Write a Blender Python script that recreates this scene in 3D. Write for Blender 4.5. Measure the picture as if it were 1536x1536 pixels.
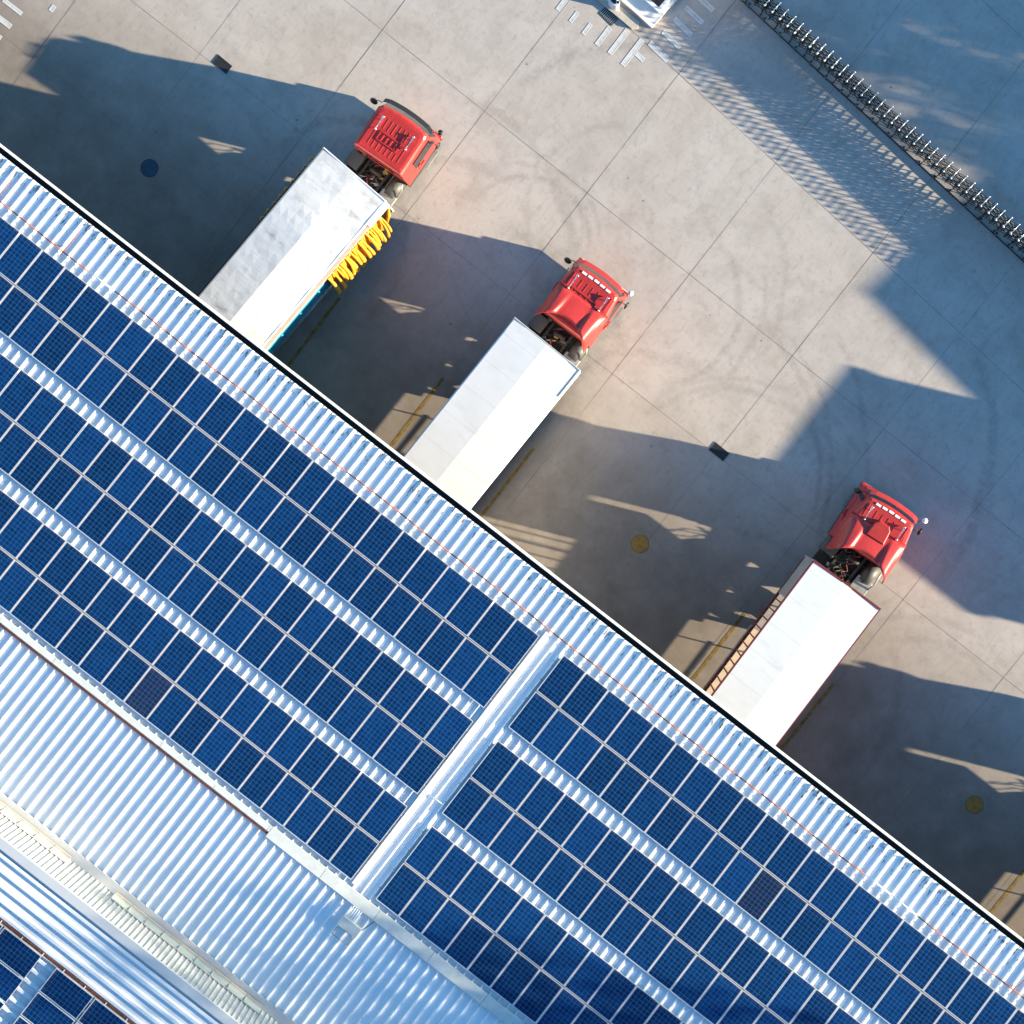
import bpy, math, random
from mathutils import Matrix, Vector
import numpy as np
R = math.radians
for o in list(bpy.data.objects): bpy.data.objects.remove(o)
S = bpy.context.scene
COL = S.collection

# ------------------------------------------------------------------ camera, sky, sun
# world axes: x runs along the warehouse eave, y out into the yard, z up, metres
CAMH = 68.2
FPX = 2550.0            # focal length in photo pixels (photo 1536 wide)
CM = Matrix(((0.789483, -0.613723, 0.007739), (0.612228, 0.788328, 0.06096), (-0.043514, -0.043389, 0.99811)))
cd = bpy.data.cameras.new('camera')
cam = bpy.data.objects.new('camera', cd); COL.objects.link(cam)
cam.matrix_world = Matrix.Translation((0, 0, CAMH)) @ CM.to_4x4()
cd.sensor_fit = 'HORIZONTAL'; cd.sensor_width = 36.0; cd.lens = FPX / 1536 * 36.0
cd.clip_start = 0.5; cd.clip_end = 1500
S.camera = cam

SUN_EL = 11.8
SUN_AZ = 23.8           # from +x towards +y
w = bpy.data.worlds.new('World'); S.world = w; w.use_nodes = True
nt = w.node_tree
sky = nt.nodes.new('ShaderNodeTexSky'); sky.sky_type = 'NISHITA'; sky.sun_disc = False
sky.sun_elevation = R(SUN_EL); sky.sun_rotation = R(90 - SUN_AZ)
sky.air_density = 1.0; sky.dust_density = 0.0; sky.ozone_density = 5.0
bg = nt.nodes['Background']; bg.inputs[1].default_value = 0.098
tint = nt.nodes.new('ShaderNodeMix'); tint.data_type = 'RGBA'; tint.blend_type = 'MULTIPLY'; tint.inputs[0].default_value = 1.0
tint.inputs[7].default_value = (1.0, 1.10, 0.98, 1)      # deep clear blue
nt.links.new(sky.outputs[0], tint.inputs[6]); nt.links.new(tint.outputs[2], bg.inputs[0])
sd = bpy.data.lights.new('sun', 'SUN'); sd.energy = 5.0; sd.angle = R(0.55); sd.color = (1.0, 0.868, 0.625)
sun = bpy.data.objects.new('sun', sd); COL.objects.link(sun)
sv = Vector((math.cos(R(SUN_EL)) * math.cos(R(SUN_AZ)), math.cos(R(SUN_EL)) * math.sin(R(SUN_AZ)), math.sin(R(SUN_EL))))
sun.rotation_euler = sv.to_track_quat('Z', 'Y').to_euler(); sun.location = (60, 30, 60)
S.view_settings.view_transform = 'Standard'; S.view_settings.look = 'None'
S.view_settings.exposure = 2.0; S.view_settings.gamma = 1.0
S.render.engine = 'CYCLES'

# ------------------------------------------------------------------ helpers
class MB:
    def __init__(s): s.v = []; s.f = []; s.m = []; s.sm = []
    def face(s, pts, m=0, smooth=False):
        n = len(s.v); s.v += [tuple(p) for p in pts]; s.f.append(tuple(range(n, n + len(pts)))); s.m.append(m); s.sm.append(smooth)
    def add(s, verts, faces, m=0, smooth=False):
        n = len(s.v); s.v += [tuple(p) for p in verts]
        for f in faces: s.f.append(tuple(n + i for i in f)); s.m.append(m); s.sm.append(smooth)
    def box(s, x0, x1, y0, y1, z0, z1, m=0, rz=0.0, c=None, taper=0.0):
        t = taper
        P = [(x0, y0, z0), (x1, y0, z0), (x1, y1, z0), (x0, y1, z0), (x0 + t, y0 + t, z1), (x1 - t, y0 + t, z1), (x1 - t, y1 - t, z1), (x0 + t, y1 - t, z1)]
        if rz:
            cx, cy = c if c else ((x0 + x1) / 2, (y0 + y1) / 2); ca, sa = math.cos(rz), math.sin(rz)
            P = [(cx + (x - cx) * ca - (y - cy) * sa, cy + (x - cx) * sa + (y - cy) * ca, z) for x, y, z in P]
        s.add(P, [(0, 3, 2, 1), (4, 5, 6, 7), (0, 1, 5, 4), (1, 2, 6, 5), (2, 3, 7, 6), (3, 0, 4, 7)], m)
    def rbox(s, x0, x1, y0, y1, z0, z1, r=0.05, m=0, n=3):
        # box with rounded vertical corners and a chamfered top edge
        pts = []
        for cx, cy, a0 in ((x1 - r, y1 - r, 0), (x0 + r, y1 - r, 90), (x0 + r, y0 + r, 180), (x1 - r, y0 + r, 270)):
            for i in range(n + 1):
                a = R(a0 + 90 * i / n); pts.append((cx + r * math.cos(a), cy + r * math.sin(a)))
        N = len(pts); ch = min(r * 0.5, (z1 - z0) * 0.4); cx, cy = (x0 + x1) / 2, (y0 + y1) / 2
        sx = 1 - ch / max(1e-6, (x1 - x0) / 2); sy = 1 - ch / max(1e-6, (y1 - y0) / 2)
        V = [(x, y, z0) for x, y in pts] + [(x, y, z1 - ch) for x, y in pts] + [(cx + (x - cx) * sx, cy + (y - cy) * sy, z1) for x, y in pts]
        F = []
        for k in (0, 1):
            for i in range(N):
                j = (i + 1) % N; F.append((k * N + i, k * N + j, (k + 1) * N + j, (k + 1) * N + i))
        F.append(tuple(range(2 * N, 3 * N))); F.append(tuple(range(N - 1, -1, -1)))
        s.add(V, F, m)
    def tube(s, pts, r, n=8, m=0, caps=True, smooth=True):
        pts = [Vector(p) for p in pts]; rr = r if isinstance(r, (list, tuple)) else [r] * len(pts)
        V = []; F = []; up = Vector((0, 0, 1))
        for i, p in enumerate(pts):
            d = (pts[min(i + 1, len(pts) - 1)] - pts[max(i - 1, 0)]).normalized()
            a = d.cross(up) if abs(d.z) < 0.95 else d.cross(Vector((1, 0, 0)))
            a.normalize(); b = a.cross(d).normalized()
            for k in range(n):
                t = 2 * math.pi * k / n; V.append(p + (a * math.cos(t) + b * math.sin(t)) * rr[i])
        for i in range(len(pts) - 1):
            for k in range(n):
                l = (k + 1) % n; F.append((i * n + k, (i + 1) * n + k, (i + 1) * n + l, i * n + l))
        if caps: F.append(tuple(range(n))); F.append(tuple((len(pts) - 1) * n + k for k in range(n - 1, -1, -1)))
        s.add(V, F, m, smooth)
    def ball(s, c, r, m=0, n=8, k=6, sc=(1, 1, 1)):
        V = []; F = []
        for i in range(k + 1):
            ph = math.pi * i / k
            for j in range(n):
                t = 2 * math.pi * j / n
                V.append((c[0] + r * sc[0] * math.sin(ph) * math.cos(t), c[1] + r * sc[1] * math.sin(ph) * math.sin(t), c[2] + r * sc[2] * math.cos(ph)))
        for i in range(k):
            for j in range(n): l = (j + 1) % n; F.append((i * n + j, (i + 1) * n + j, (i + 1) * n + l, i * n + l))
        s.add(V, F, m, True)
    def disc(s, c, r, z0, z1, n=32, m=0):
        P = [(c[0] + r * math.cos(2 * math.pi * i / n), c[1] + r * math.sin(2 * math.pi * i / n)) for i in range(n)]
        s.add([(x, y, z0) for x, y in P] + [(x, y, z1) for x, y in P], [tuple(range(n, 2 * n))] + [(i, (i + 1) % n, n + (i + 1) % n, n + i) for i in range(n)], m)
    def wheel(s, x, y, r=0.5, wd=0.28, m=0, n=20):
        # tyre lying on the x axis, tread chamfered
        V = []; F = []; prof = [(-wd / 2, r * 0.55), (-wd / 2, r * 0.93), (-wd / 2 + 0.03, r), (wd / 2 - 0.03, r), (wd / 2, r * 0.93), (wd / 2, r * 0.55)]
        for i in range(n):
            a = 2 * math.pi * i / n
            for px, pr in prof: V.append((x + px, y + pr * math.cos(a), r + pr * math.sin(a)))
        K = len(prof)
        for i in range(n):
            j = (i + 1) % n
            for k in range(K): l = (k + 1) % K; F.append((i * K + k, i * K + l, j * K + l, j * K + k))
        s.add(V, F, m)
    def obj(s, name, mats, parent=None, loc=None):
        me = bpy.data.meshes.new(name); me.from_pydata(s.v, [], s.f)
        if not isinstance(mats, (list, tuple)): mats = [mats]
        for m_ in mats: me.materials.append(m_)
        me.polygons.foreach_set('material_index', s.m); me.polygons.foreach_set('use_smooth', s.sm); me.update()
        o = bpy.data.objects.new(name, me); COL.objects.link(o)
        if parent: o.parent = parent
        if loc: o.location = loc
        return o

def empty(name, loc=(0, 0, 0), rz=0.0):
    o = bpy.data.objects.new(name, None); COL.objects.link(o); o.location = loc; o.rotation_euler = (0, 0, rz); o.empty_display_size = 0.3
    return o
def tag(o, label=None, cat=None, group=None, kind=None):
    if label: o['label'] = label
    if cat: o['category'] = cat
    if group: o['group'] = group
    if kind: o['kind'] = kind
    return o
def px(x, y, z):
    v = Vector((x, y, z)) - Vector((0, 0, CAMH)); c = CM.transposed() @ v
    return 768 + FPX * c.x / -c.z, 768 - FPX * c.y / -c.z

# ------------------------------------------------------------------ materials
class NB:
    def __init__(s, name):
        s.mat = bpy.data.materials.new(name); s.mat.use_nodes = True; s.t = s.mat.node_tree; s.b = s.t.nodes['Principled BSDF']
    def n(s, ty, **k):
        q = s.t.nodes.new(ty)
        for a, b in k.items():
            if a.startswith('i_'): q.inputs[a[2:].replace('_', ' ')].default_value = b
            else: setattr(q, a, b)
        return q
    def l(s, a, b): s.t.links.new(a, b)
    def math(s, op, a, b=None, c=None, clamp=False):
        q = s.t.nodes.new('ShaderNodeMath'); q.operation = op; q.use_clamp = clamp
        for i, x in enumerate((a, b, c)):
            if x is None: continue
            if isinstance(x, (int, float)): q.inputs[i].default_value = x
            else: s.l(x, q.inputs[i])
        return q.outputs[0]
    def noise(s, vec, scale, detail=4, rough=0.55, dist=0.0):
        q = s.n('ShaderNodeTexNoise'); q.inputs['Scale'].default_value = scale; q.inputs['Detail'].default_value = detail
        q.inputs['Roughness'].default_value = rough; q.inputs['Distortion'].default_value = dist
        if vec is not None: s.l(vec, q.inputs['Vector'])
        return q.outputs[0]
    def coord(s, scale=None, rot=None, kind='Object'):
        q = s.n('ShaderNodeTexCoord'); v = q.outputs[kind]
        if scale or rot:
            m_ = s.n('ShaderNodeMapping'); s.l(v, m_.inputs[0])
            if scale: m_.inputs['Scale'].default_value = scale
            if rot: m_.inputs['Rotation'].default_value = rot
            v = m_.outputs[0]
        return v
    def ramp(s, fac, stops):
        q = s.n('ShaderNodeValToRGB'); el = q.color_ramp.elements
        while len(el) < len(stops): el.new(0.5)
        for e, (p, c) in zip(el, stops): e.position = p; e.color = (*c, 1) if len(c) == 3 else c
        s.l(fac, q.inputs[0]); return q.outputs[0]
    def mix(s, fac, a, b, mode='MIX'):
        q = s.n('ShaderNodeMix', data_type='RGBA', blend_type=mode)
        for i, x in ((0, fac), (6, a), (7, b)):
            if isinstance(x, (int, float)): q.inputs[i].default_value = x
            elif isinstance(x, tuple): q.inputs[i].default_value = (*x, 1) if len(x) == 3 else x
            else: s.l(x, q.inputs[i])
        return q.outputs[2]
    def sstep(s, x, a, b):
        q = s.n('ShaderNodeMapRange', interpolation_type='SMOOTHSTEP'); q.inputs[1].default_value = a; q.inputs[2].default_value = b
        s.l(x, q.inputs[0]); return q.outputs[0]
    def bump(s, h, st=0.3, d=0.02):
        q = s.n('ShaderNodeBump'); q.inputs['Strength'].default_value = st; q.inputs['Distance'].default_value = d
        s.l(h, q.inputs['Height']); s.l(q.outputs[0], s.b.inputs['Normal'])

def simple(name, col, rough=0.5, metal=0.0, var=0.12, scale=3.0, coat=0.0, dirt=0.0, dirtcol=(0.12, 0.09, 0.06)):
    b = NB(name); v = b.coord(); nz = b.noise(v, scale, 5)
    lo = tuple(c * (1 - var) for c in col); hi = tuple(min(1, c * (1 + var)) for c in col)
    c = b.ramp(nz, [(0.3, lo), (0.7, hi)])
    if dirt:
        d = b.noise(v, scale * 2.3, 6, 0.7); c = b.mix(b.math('MULTIPLY', b.sstep(d, 0.5, 0.75), dirt), c, dirtcol)
    b.l(c, b.b.inputs['Base Color']); b.b.inputs['Roughness'].default_value = rough; b.b.inputs['Metallic'].default_value = metal
    if coat: b.b.inputs['Coat Weight'].default_value = coat; b.b.inputs['Coat Roughness'].default_value = 0.08
    return b.mat

_ra = random.Random(31)
EXTRA_ARCS = tuple((_ra.uniform(-16, 14), _ra.uniform(-6, 9), _ra.uniform(3.0, 9.0), _ra.uniform(.09, .2), a_ - _ra.uniform(20, 50), a_ + _ra.uniform(20, 50), _ra.uniform(.30, .55)) for a_ in [_ra.uniform(0, 180) for _ in range(16)])
def concrete():
    b = NB('yard_concrete'); v = b.coord(kind='Object')
    sep = b.n('ShaderNodeSeparateXYZ'); b.l(v, sep.inputs[0]); X, Y = sep.outputs[0], sep.outputs[1]
    base = b.noise(v, 0.16, 5, 0.6, 0.8)
    c = b.ramp(base, [(0.3, (0.39, 0.335, 0.295)), (0.55, (0.455, 0.403, 0.365)), (0.75, (0.495, 0.442, 0.405))])
    # soft blotches of the trowelled surface
    blo = b.noise(v, 0.9, 6, 0.6, 0.35)
    c = b.mix(b.math('MULTIPLY', b.sstep(blo, 0.40, 0.70), 0.30), c, (0.27, 0.245, 0.22))
    # swirled trowel streaks: two stretched noises bent by a slow noise
    warp = b.n('ShaderNodeTexNoise'); warp.inputs['Scale'].default_value = 0.45; warp.inputs['Detail'].default_value = 1.5; b.l(v, warp.inputs['Vector'])
    vm = b.n('ShaderNodeVectorMath', operation='MULTIPLY_ADD'); b.l(warp.outputs['Color'], vm.inputs[0]); vm.inputs[1].default_value = (1.1, 1.1, 0); b.l(v, vm.inputs[2])
    for sc, rz, wt, col in (((0.8, 7.0, 1), 0.6, 0.16, (0.53, 0.50, 0.47)), ((5.5, 0.7, 1), 0.9, 0.22, (0.27, 0.245, 0.22)), ((9, 1.6, 1), -0.5, 0.10, (0.52, 0.49, 0.46))):
        m_ = b.n('ShaderNodeMapping'); m_.inputs['Scale'].default_value = sc; m_.inputs['Rotation'].default_value = (0, 0, rz); b.l(vm.outputs[0], m_.inputs[0])
        st = b.noise(m_.outputs[0], 1.0, 4, 0.6)
        c = b.mix(b.math('MULTIPLY', b.sstep(st, 0.5, 0.72), wt), c, col)
    stn = b.noise(v, 0.42, 6, 0.68, 0.5)
    c = b.mix(b.math('MULTIPLY', b.sstep(stn, 0.50, 0.68), 0.34), c, (0.30, 0.245, 0.195))
    stn2 = b.noise(b.coord(scale=(1, 1, 1), rot=(0, 0, 1.0)), 3.6, 6, 0.72, 0.2)
    c = b.mix(b.math('MULTIPLY', b.sstep(stn2, 0.50, 0.72), 0.40), c, (0.24, 0.21, 0.185))
    fine = b.noise(v, 14, 5, 0.7)
    c = b.mix(b.math('MULTIPLY', b.sstep(fine, 0.45, 0.75), 0.16), c, (0.22, 0.20, 0.18))
    # tyre arcs: (cx, cy, radius, half width, start deg, end deg, strength)
    wob = b.math('MULTIPLY', b.math('SUBTRACT', b.noise(v, 0.35, 2), 0.5), 0.9)
    tn = b.noise(v, 3.0, 5, 0.75)
    tot = None
    for cx, cy, r, hw, a0, a1, st in ((0.8, -1.0, 9.2, 0.10, 20, 80, .5), (0.8, -1.0, 9.7, 0.09, 15, 75, .5), (0.8, -1.0, 11.2, 0.1, 18, 70, .45), (-6.8, 4.6, 2.6, 0.10, 20, 170, .5), (-6.8, 4.6, 3.1, 0.09, 30, 150, .4),
                                       (-1.2, 6.0, 3.4, 0.1, -50, 80, .45), (-1.4, 6.1, 4.4, .1, -40, 60, .35), (-4.5, 7.6, 3.6, .1, 100, 260, .3), (-9.5, 4.8, 4.5, 0.1, -10, 60, .3), (6.5, 0.5, 5.5, 0.12, 60, 170, .35), (6.8, .4, 6.2, .1, 50, 160, .3),
                                       (17.5, -1.5, 4.0, 0.12, 60, 200, .35), (17.3, -1.3, 4.6, .1, 50, 190, .3), (-19.5, -4.0, 6.0, .12, 20, 120, .3), (-20, -3.6, 7.3, .12, 10, 110, .25), (-8.5, -8, 5.2, .12, 30, 120, .3), (5.0, -7, 5.0, .12, 30, 130, .3), (1.5, 15, 6.0, .1, 200, 300, .25), (3.5, -4.5, 3.2, .1, 30, 150, .35)) + EXTRA_ARCS:
        dx = b.math('SUBTRACT', X, cx); dy = b.math('SUBTRACT', Y, cy)
        d = b.math('SQRT', b.math('ADD', b.math('MULTIPLY', dx, dx), b.math('MULTIPLY', dy, dy)))
        k = b.math('ABSOLUTE', b.math('ADD', b.math('SUBTRACT', d, r), wob))
        mk = b.math('SUBTRACT', 1.0, b.sstep(k, hw * 0.2, hw * 2.2))
        mid = R((a0 + a1) / 2); half = R((a1 - a0) / 2)
        cosang = b.math('DIVIDE', b.math('ADD', b.math('MULTIPLY', dx, math.cos(mid)), b.math('MULTIPLY', dy, math.sin(mid))), b.math('MAXIMUM', d, 0.01))
        am = b.sstep(cosang, math.cos(half), math.cos(half * 0.6))
        t = b.math('MULTIPLY', b.math('MULTIPLY', mk, am), st * 0.6)
        tot = t if tot is None else b.math('MAXIMUM', tot, t)
    tot = b.math('MULTIPLY', tot, b.sstep(tn, 0.3, 0.6))
    c = b.mix(tot, c, (0.16, 0.145, 0.13))
    # dirt worked in between the docks (the bays see standing trucks and dripping oil), mixed stronger to paint in dock shade
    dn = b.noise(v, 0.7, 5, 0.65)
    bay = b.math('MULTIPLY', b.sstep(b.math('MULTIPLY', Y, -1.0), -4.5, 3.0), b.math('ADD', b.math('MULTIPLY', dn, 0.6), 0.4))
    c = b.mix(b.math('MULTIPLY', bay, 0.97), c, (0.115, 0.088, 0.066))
    # small dark drips
    vo = b.n('ShaderNodeTexVoronoi'); vo.inputs['Scale'].default_value = 0.85; b.l(v, vo.inputs['Vector'])
    sp = b.math('SUBTRACT', 1.0, b.sstep(vo.outputs['Distance'], 0.02, 0.055))
    keep = b.math('GREATER_THAN', b.n('ShaderNodeSeparateColor').outputs[0], 0.5)
    sc_ = b.n('ShaderNodeSeparateColor'); b.l(vo.outputs['Color'], sc_.inputs[0]); keep = b.math('GREATER_THAN', sc_.outputs[0], 0.55)
    c = b.mix(b.math('MULTIPLY', b.math('MULTIPLY', sp, keep), 0.65), c, (0.07, 0.05, 0.04))
    b.l(c, b.b.inputs['Base Color']); b.b.inputs['Roughness'].default_value = 0.75; b.b.inputs['Specular IOR Level'].default_value = 0.25
    b.bump(fine, 0.12, 0.01)
    return b.mat

def roof_metal(name, eave=False, col=(0.80, 0.82, 0.84)):
    b = NB(name); v = b.coord(); n1 = b.noise(v, 1.1, 4); n2 = b.noise(b.coord(scale=(6, 1.1, 1)), 1.5, 5, 0.7)
    c = b.ramp(n1, [(0.3, tuple(x * 0.93 for x in col)), (0.7, col)])
    c = b.mix(b.math('MULTIPLY', b.sstep(n2, 0.5, 0.78), 0.18), c, tuple(x * 0.62 for x in col))
    if eave:   # black mould creeping up the pans from the gutter
        sep = b.n('ShaderNodeSeparateXYZ'); b.l(v, sep.inputs[0]); Y = b.math('SUBTRACT', sep.outputs[1], 14.0)
        g = b.sstep(Y, -6.4, -5.0); nn = b.noise(b.coord(scale=(9, 2.2, 1)), 1.6, 4, 0.75, 0.3)
        m = b.sstep(b.math('ADD', nn, b.math('MULTIPLY', g, 0.20)), 0.745, 0.80); m = b.math('MULTIPLY', m, b.sstep(Y, -6.2, -5.4))
        c = b.mix(b.math('MULTIPLY', m, 0.9), c, (0.035, 0.035, 0.04))
        vo = b.n('ShaderNodeTexVoronoi'); vo.inputs['Scale'].default_value = 3.2; b.l(v, vo.inputs['Vector'])
        sp = b.math('SUBTRACT', 1.0, b.sstep(vo.outputs['Distance'], 0.05, 0.10)); sc_ = b.n('ShaderNodeSeparateColor'); b.l(vo.outputs['Color'], sc_.inputs[0])
        sp = b.math('MULTIPLY', b.math('MULTIPLY', sp, b.math('GREATER_THAN', sc_.outputs[0], 0.72)), b.sstep(Y, -6.8, -6.2))
        c = b.mix(b.math('MULTIPLY', sp, 0.8), c, (0.05, 0.05, 0.06))
    lap = b.n('ShaderNodeSeparateXYZ'); b.l(v, lap.inputs[0]); fy = b.math('FRACT', b.math('DIVIDE', lap.outputs[1], 1.53)); fx = b.math('FRACT', b.math('DIVIDE', b.math('ADD', lap.outputs[0], 20.52), 0.383))
    ex = b.math('ABSOLUTE', b.math('SUBTRACT', fy, 0.5)); scr = b.math('MULTIPLY', b.math('LESS_THAN', ex, 0.012), b.math('LESS_THAN', b.math('MINIMUM', fx, b.math('SUBTRACT', 1.0, fx)), 0.05))
    c = b.mix(b.math('MULTIPLY', scr, 0.55), c, (0.20, 0.18, 0.17))
    st3 = b.noise(b.coord(scale=(7, 0.5, 1)), 1.3, 4, 0.6); c = b.mix(b.math('MULTIPLY', b.sstep(st3, 0.55, 0.75), 0.16), c, (0.50, 0.47, 0.42))
    b.l(c, b.b.inputs['Base Color']); b.b.inputs['Roughness'].default_value = 0.42; b.b.inputs['Specular IOR Level'].default_value = 0.4
    return b.mat

def panel_glass(name, lo, hi, tint=True):
    b = NB(name); tc = b.n('ShaderNodeTexCoord'); sep = b.n('ShaderNodeSeparateXYZ'); b.l(tc.outputs['Object'], sep.inputs[0])
    masks = []; idx = []
    for ax, half, n in ((0, 0.4675, 6), (1, 0.770, 10)):
        q = b.math('MULTIPLY', b.math('ADD', sep.outputs[ax], half), n / (2 * half)); fr = b.math('FRACT', q); idx.append(b.math('FLOOR', q))
        e = b.math('MINIMUM', fr, b.math('SUBTRACT', 1.0, fr)); masks.append(b.math('SUBTRACT', 1.0, b.sstep(e, 0.012, 0.050)))
    grid = b.math('MAXIMUM', masks[0], masks[1])
    cx = b.n('ShaderNodeCombineXYZ'); b.l(idx[0], cx.inputs[0]); b.l(idx[1], cx.inputs[1])
    oi = b.n('ShaderNodeObjectInfo'); b.l(b.math('MULTIPLY', oi.outputs['Random'], 57.0), cx.inputs[2])
    wn = b.n('ShaderNodeTexWhiteNoise', noise_dimensions='3D'); b.l(cx.outputs[0], wn.inputs['Vector'])
    c = b.mix(wn.outputs['Value'], lo, hi)
    rnd = b.n('ShaderNodeTexWhiteNoise', noise_dimensions='1D'); b.l(oi.outputs['Random'], rnd.inputs['W'])
    k = b.math('ADD', b.math('MULTIPLY', rnd.outputs['Value'], 0.45), 0.75)
    hsv = b.n('ShaderNodeHueSaturation'); b.l(c, hsv.inputs['Color']); b.l(k, hsv.inputs['Value']); c = hsv.outputs[0]
    c = b.mix(b.math('MULTIPLY', grid, 0.85), c, (0.045, 0.125, 0.235))
    # a film of dust along the upper frame edge
    du = b.math('MULTIPLY', b.sstep(sep.outputs[1], 0.60, 0.80), b.sstep(b.noise(tc.outputs['Object'], 3.0, 4), 0.35, 0.75)); c = b.mix(b.math('MULTIPLY', du, 0.4), c, (0.16, 0.15, 0.17))
    b.l(c, b.b.inputs['Base Color']); b.b.inputs['Roughness'].default_value = 0.22; b.b.inputs['Specular IOR Level'].default_value = 0.18
    return b.mat

def tarp(name, dirty, lo=(0.63, 0.61, 0.60), hi=(0.70, 0.68, 0.67)):
    b = NB(name); v = b.coord(); n1 = b.noise(v, 0.9, 4, 0.6)
    c = b.ramp(n1, [(0.25, lo), (0.7, hi)])
    if dirty:
        sep = b.n('ShaderNodeSeparateXYZ'); b.l(v, sep.inputs[0]); ax = b.math('ABSOLUTE', sep.outputs[0])
        side = b.sstep(b.math('ABSOLUTE', b.math('SUBTRACT', ax, 0.95)), 0.60, 0.1)
        wv = b.math('ABSOLUTE', b.math('SUBTRACT', b.math('FRACT', b.math('DIVIDE', sep.outputs[1], 0.83)), 0.5))
        spot = b.math('MULTIPLY', b.sstep(wv, 0.22, 0.0), side)
        nn = b.noise(b.coord(scale=(1.6, 2.6, 1)), 1.1, 3, 0.55, 0.3)
        c = b.mix(b.math('MULTIPLY', b.math('MULTIPLY', b.math('ADD', b.math('MULTIPLY', spot, 0.7), 0.25), b.sstep(nn, 0.44, 0.72)), 0.75), c, (0.22, 0.20, 0.19))
        st = b.noise(b.coord(scale=(1.0, 9, 1)), 1.0, 4, 0.6)
        c = b.mix(b.math('MULTIPLY', b.math('MULTIPLY', b.sstep(st, 0.52, 0.75), side), 0.5), c, (0.45, 0.41, 0.38))
        wr = b.noise(b.coord(scale=(0.8, 3.5, 1)), 1.0, 3, 0.55, 0.6); b.bump(wr, 0.3, 0.03)
    else:
        st = b.noise(b.coord(scale=(1, 4, 1)), 0.8, 4, 0.6); c = b.mix(b.math('MULTIPLY', b.sstep(st, 0.50, 0.75), 0.22), c, (0.45, 0.42, 0.39))
        sep = b.n('ShaderNodeSeparateXYZ'); b.l(v, sep.inputs[0]); fr = b.math('FRACT', b.math('DIVIDE', sep.outputs[1], 1.22)); e = b.math('MINIMUM', fr, b.math('SUBTRACT', 1.0, fr))
        c = b.mix(b.math('MULTIPLY', b.math('SUBTRACT', 1.0, b.sstep(e, 0.006, 0.022)), 0.22), c, (0.35, 0.33, 0.31))
        du = b.noise(v, 2.4, 5, 0.7); c = b.mix(b.math('MULTIPLY', b.sstep(du, 0.55, 0.8), 0.18), c, (0.42, 0.38, 0.34))
    b.l(c, b.b.inputs['Base Color']); b.b.inputs['Roughness'].default_value = 0.6
    return b.mat

M = {}
M['concrete'] = concrete()
M['joint'] = simple('joint_filler', (0.15, 0.13, 0.115), 0.9, var=0.7, scale=0.8)
M['roof'] = roof_metal('white_roof_sheet', True)
M['roof2'] = roof_metal('white_upper_roof_sheet', False, (0.68, 0.70, 0.72))
M['flash'] = roof_metal('white_flashing', False, (0.50, 0.51, 0.52))
M['gutter'] = simple('dirty_gutter_lining', (0.012, 0.011, 0.012), 0.95)
M['white'] = simple('white_paint', (0.80, 0.80, 0.79), 0.4, var=0.05, dirt=0.15)
M['tray'] = simple('grey_tray_cover', (0.52, 0.54, 0.52), 0.5, var=0.08, dirt=0.2)
M['cream'] = simple('cream_cladding', (0.50, 0.485, 0.455), 0.5, var=0.05)
M['beige'] = simple('beige_sill', (0.50, 0.43, 0.35), 0.6)
M['pale_glass'] = simple('pale_green_glass', (0.42, 0.46, 0.42), 0.15, var=0.05)
M['rust'] = simple('rusty_steel', (0.24, 0.05, 0.01), 0.8, var=0.4, scale=6)
M['rustdark'] = simple('dark_rusty_steel', (0.09, 0.02, 0.01), 0.8, var=0.5, scale=6)
M['alu'] = simple('anodised_frame', (0.52, 0.55, 0.58), 0.4, 0.0, var=0.04)
M['rail'] = simple('mounting_rail', (0.45, 0.47, 0.5), 0.4, 0.3)
M['glass'] = panel_glass('solar_cells', (0.0007, 0.018, 0.078), (0.0015, 0.026, 0.104))
M['glass_dark'] = panel_glass('old_solar_cells', (0.007, 0.018, 0.056), (0.014, 0.020, 0.064))
M['wall'] = simple('grey_wall', (0.22, 0.22, 0.21), 0.8)
M['red'] = simple('red_cab_paint', (0.40, 0.024, 0.020), 0.42, var=0.10, coat=0.10, dirt=0.12, dirtcol=(0.30, 0.16, 0.13))
M['black'] = simple('black_plastic', (0.015, 0.015, 0.016), 0.5)
M['windscreen'] = simple('dark_glass', (0.01, 0.012, 0.015), 0.08)
M['chrome'] = simple('chrome', (0.8, 0.8, 0.82), 0.18, 1.0, var=0.02)
M['chassis'] = simple('greasy_chassis', (0.022, 0.020, 0.018), 0.6, var=0.5, scale=8, dirt=0.35, dirtcol=(0.16, 0.12, 0.07))
M['steel'] = simple('dull_steel', (0.35, 0.34, 0.31), 0.45, 0.4, var=0.2)
M['tyre'] = simple('tyre_rubber', (0.025, 0.024, 0.023), 0.85)
M['tarp_dirty'] = tarp('dirty_white_tarpaulin', True)
M['tarp'] = tarp('white_trailer_roof', False)
M['tarp_clean'] = tarp('bright_white_roof', False, (0.68, 0.68, 0.69), (0.73, 0.73, 0.74))
M['greyrail'] = simple('blue_grey_rail', (0.20, 0.24, 0.28), 0.5)
M['pink'] = simple('faded_red_rail', (0.62, 0.30, 0.26), 0.5, var=0.1)
M['darkred'] = simple('dark_red_rail', (0.16, 0.02, 0.02), 0.5)
M['yellow'] = simple('yellow_curtain', (0.58, 0.27, 0.015), 0.6, var=0.22, scale=4)
M['teal'] = simple('teal_boards', (0.01, 0.20, 0.30), 0.5, var=0.4, scale=5)
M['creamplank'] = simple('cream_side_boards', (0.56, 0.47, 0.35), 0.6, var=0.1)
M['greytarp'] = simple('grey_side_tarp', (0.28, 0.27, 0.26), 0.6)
M['whiteside'] = simple('white_trailer_side', (0.75, 0.75, 0.76), 0.4, var=0.04)
M['yellowpaint'] = simple('worn_yellow_line', (0.17, 0.105, 0.02), 0.8, var=0.5, scale=5)
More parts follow.
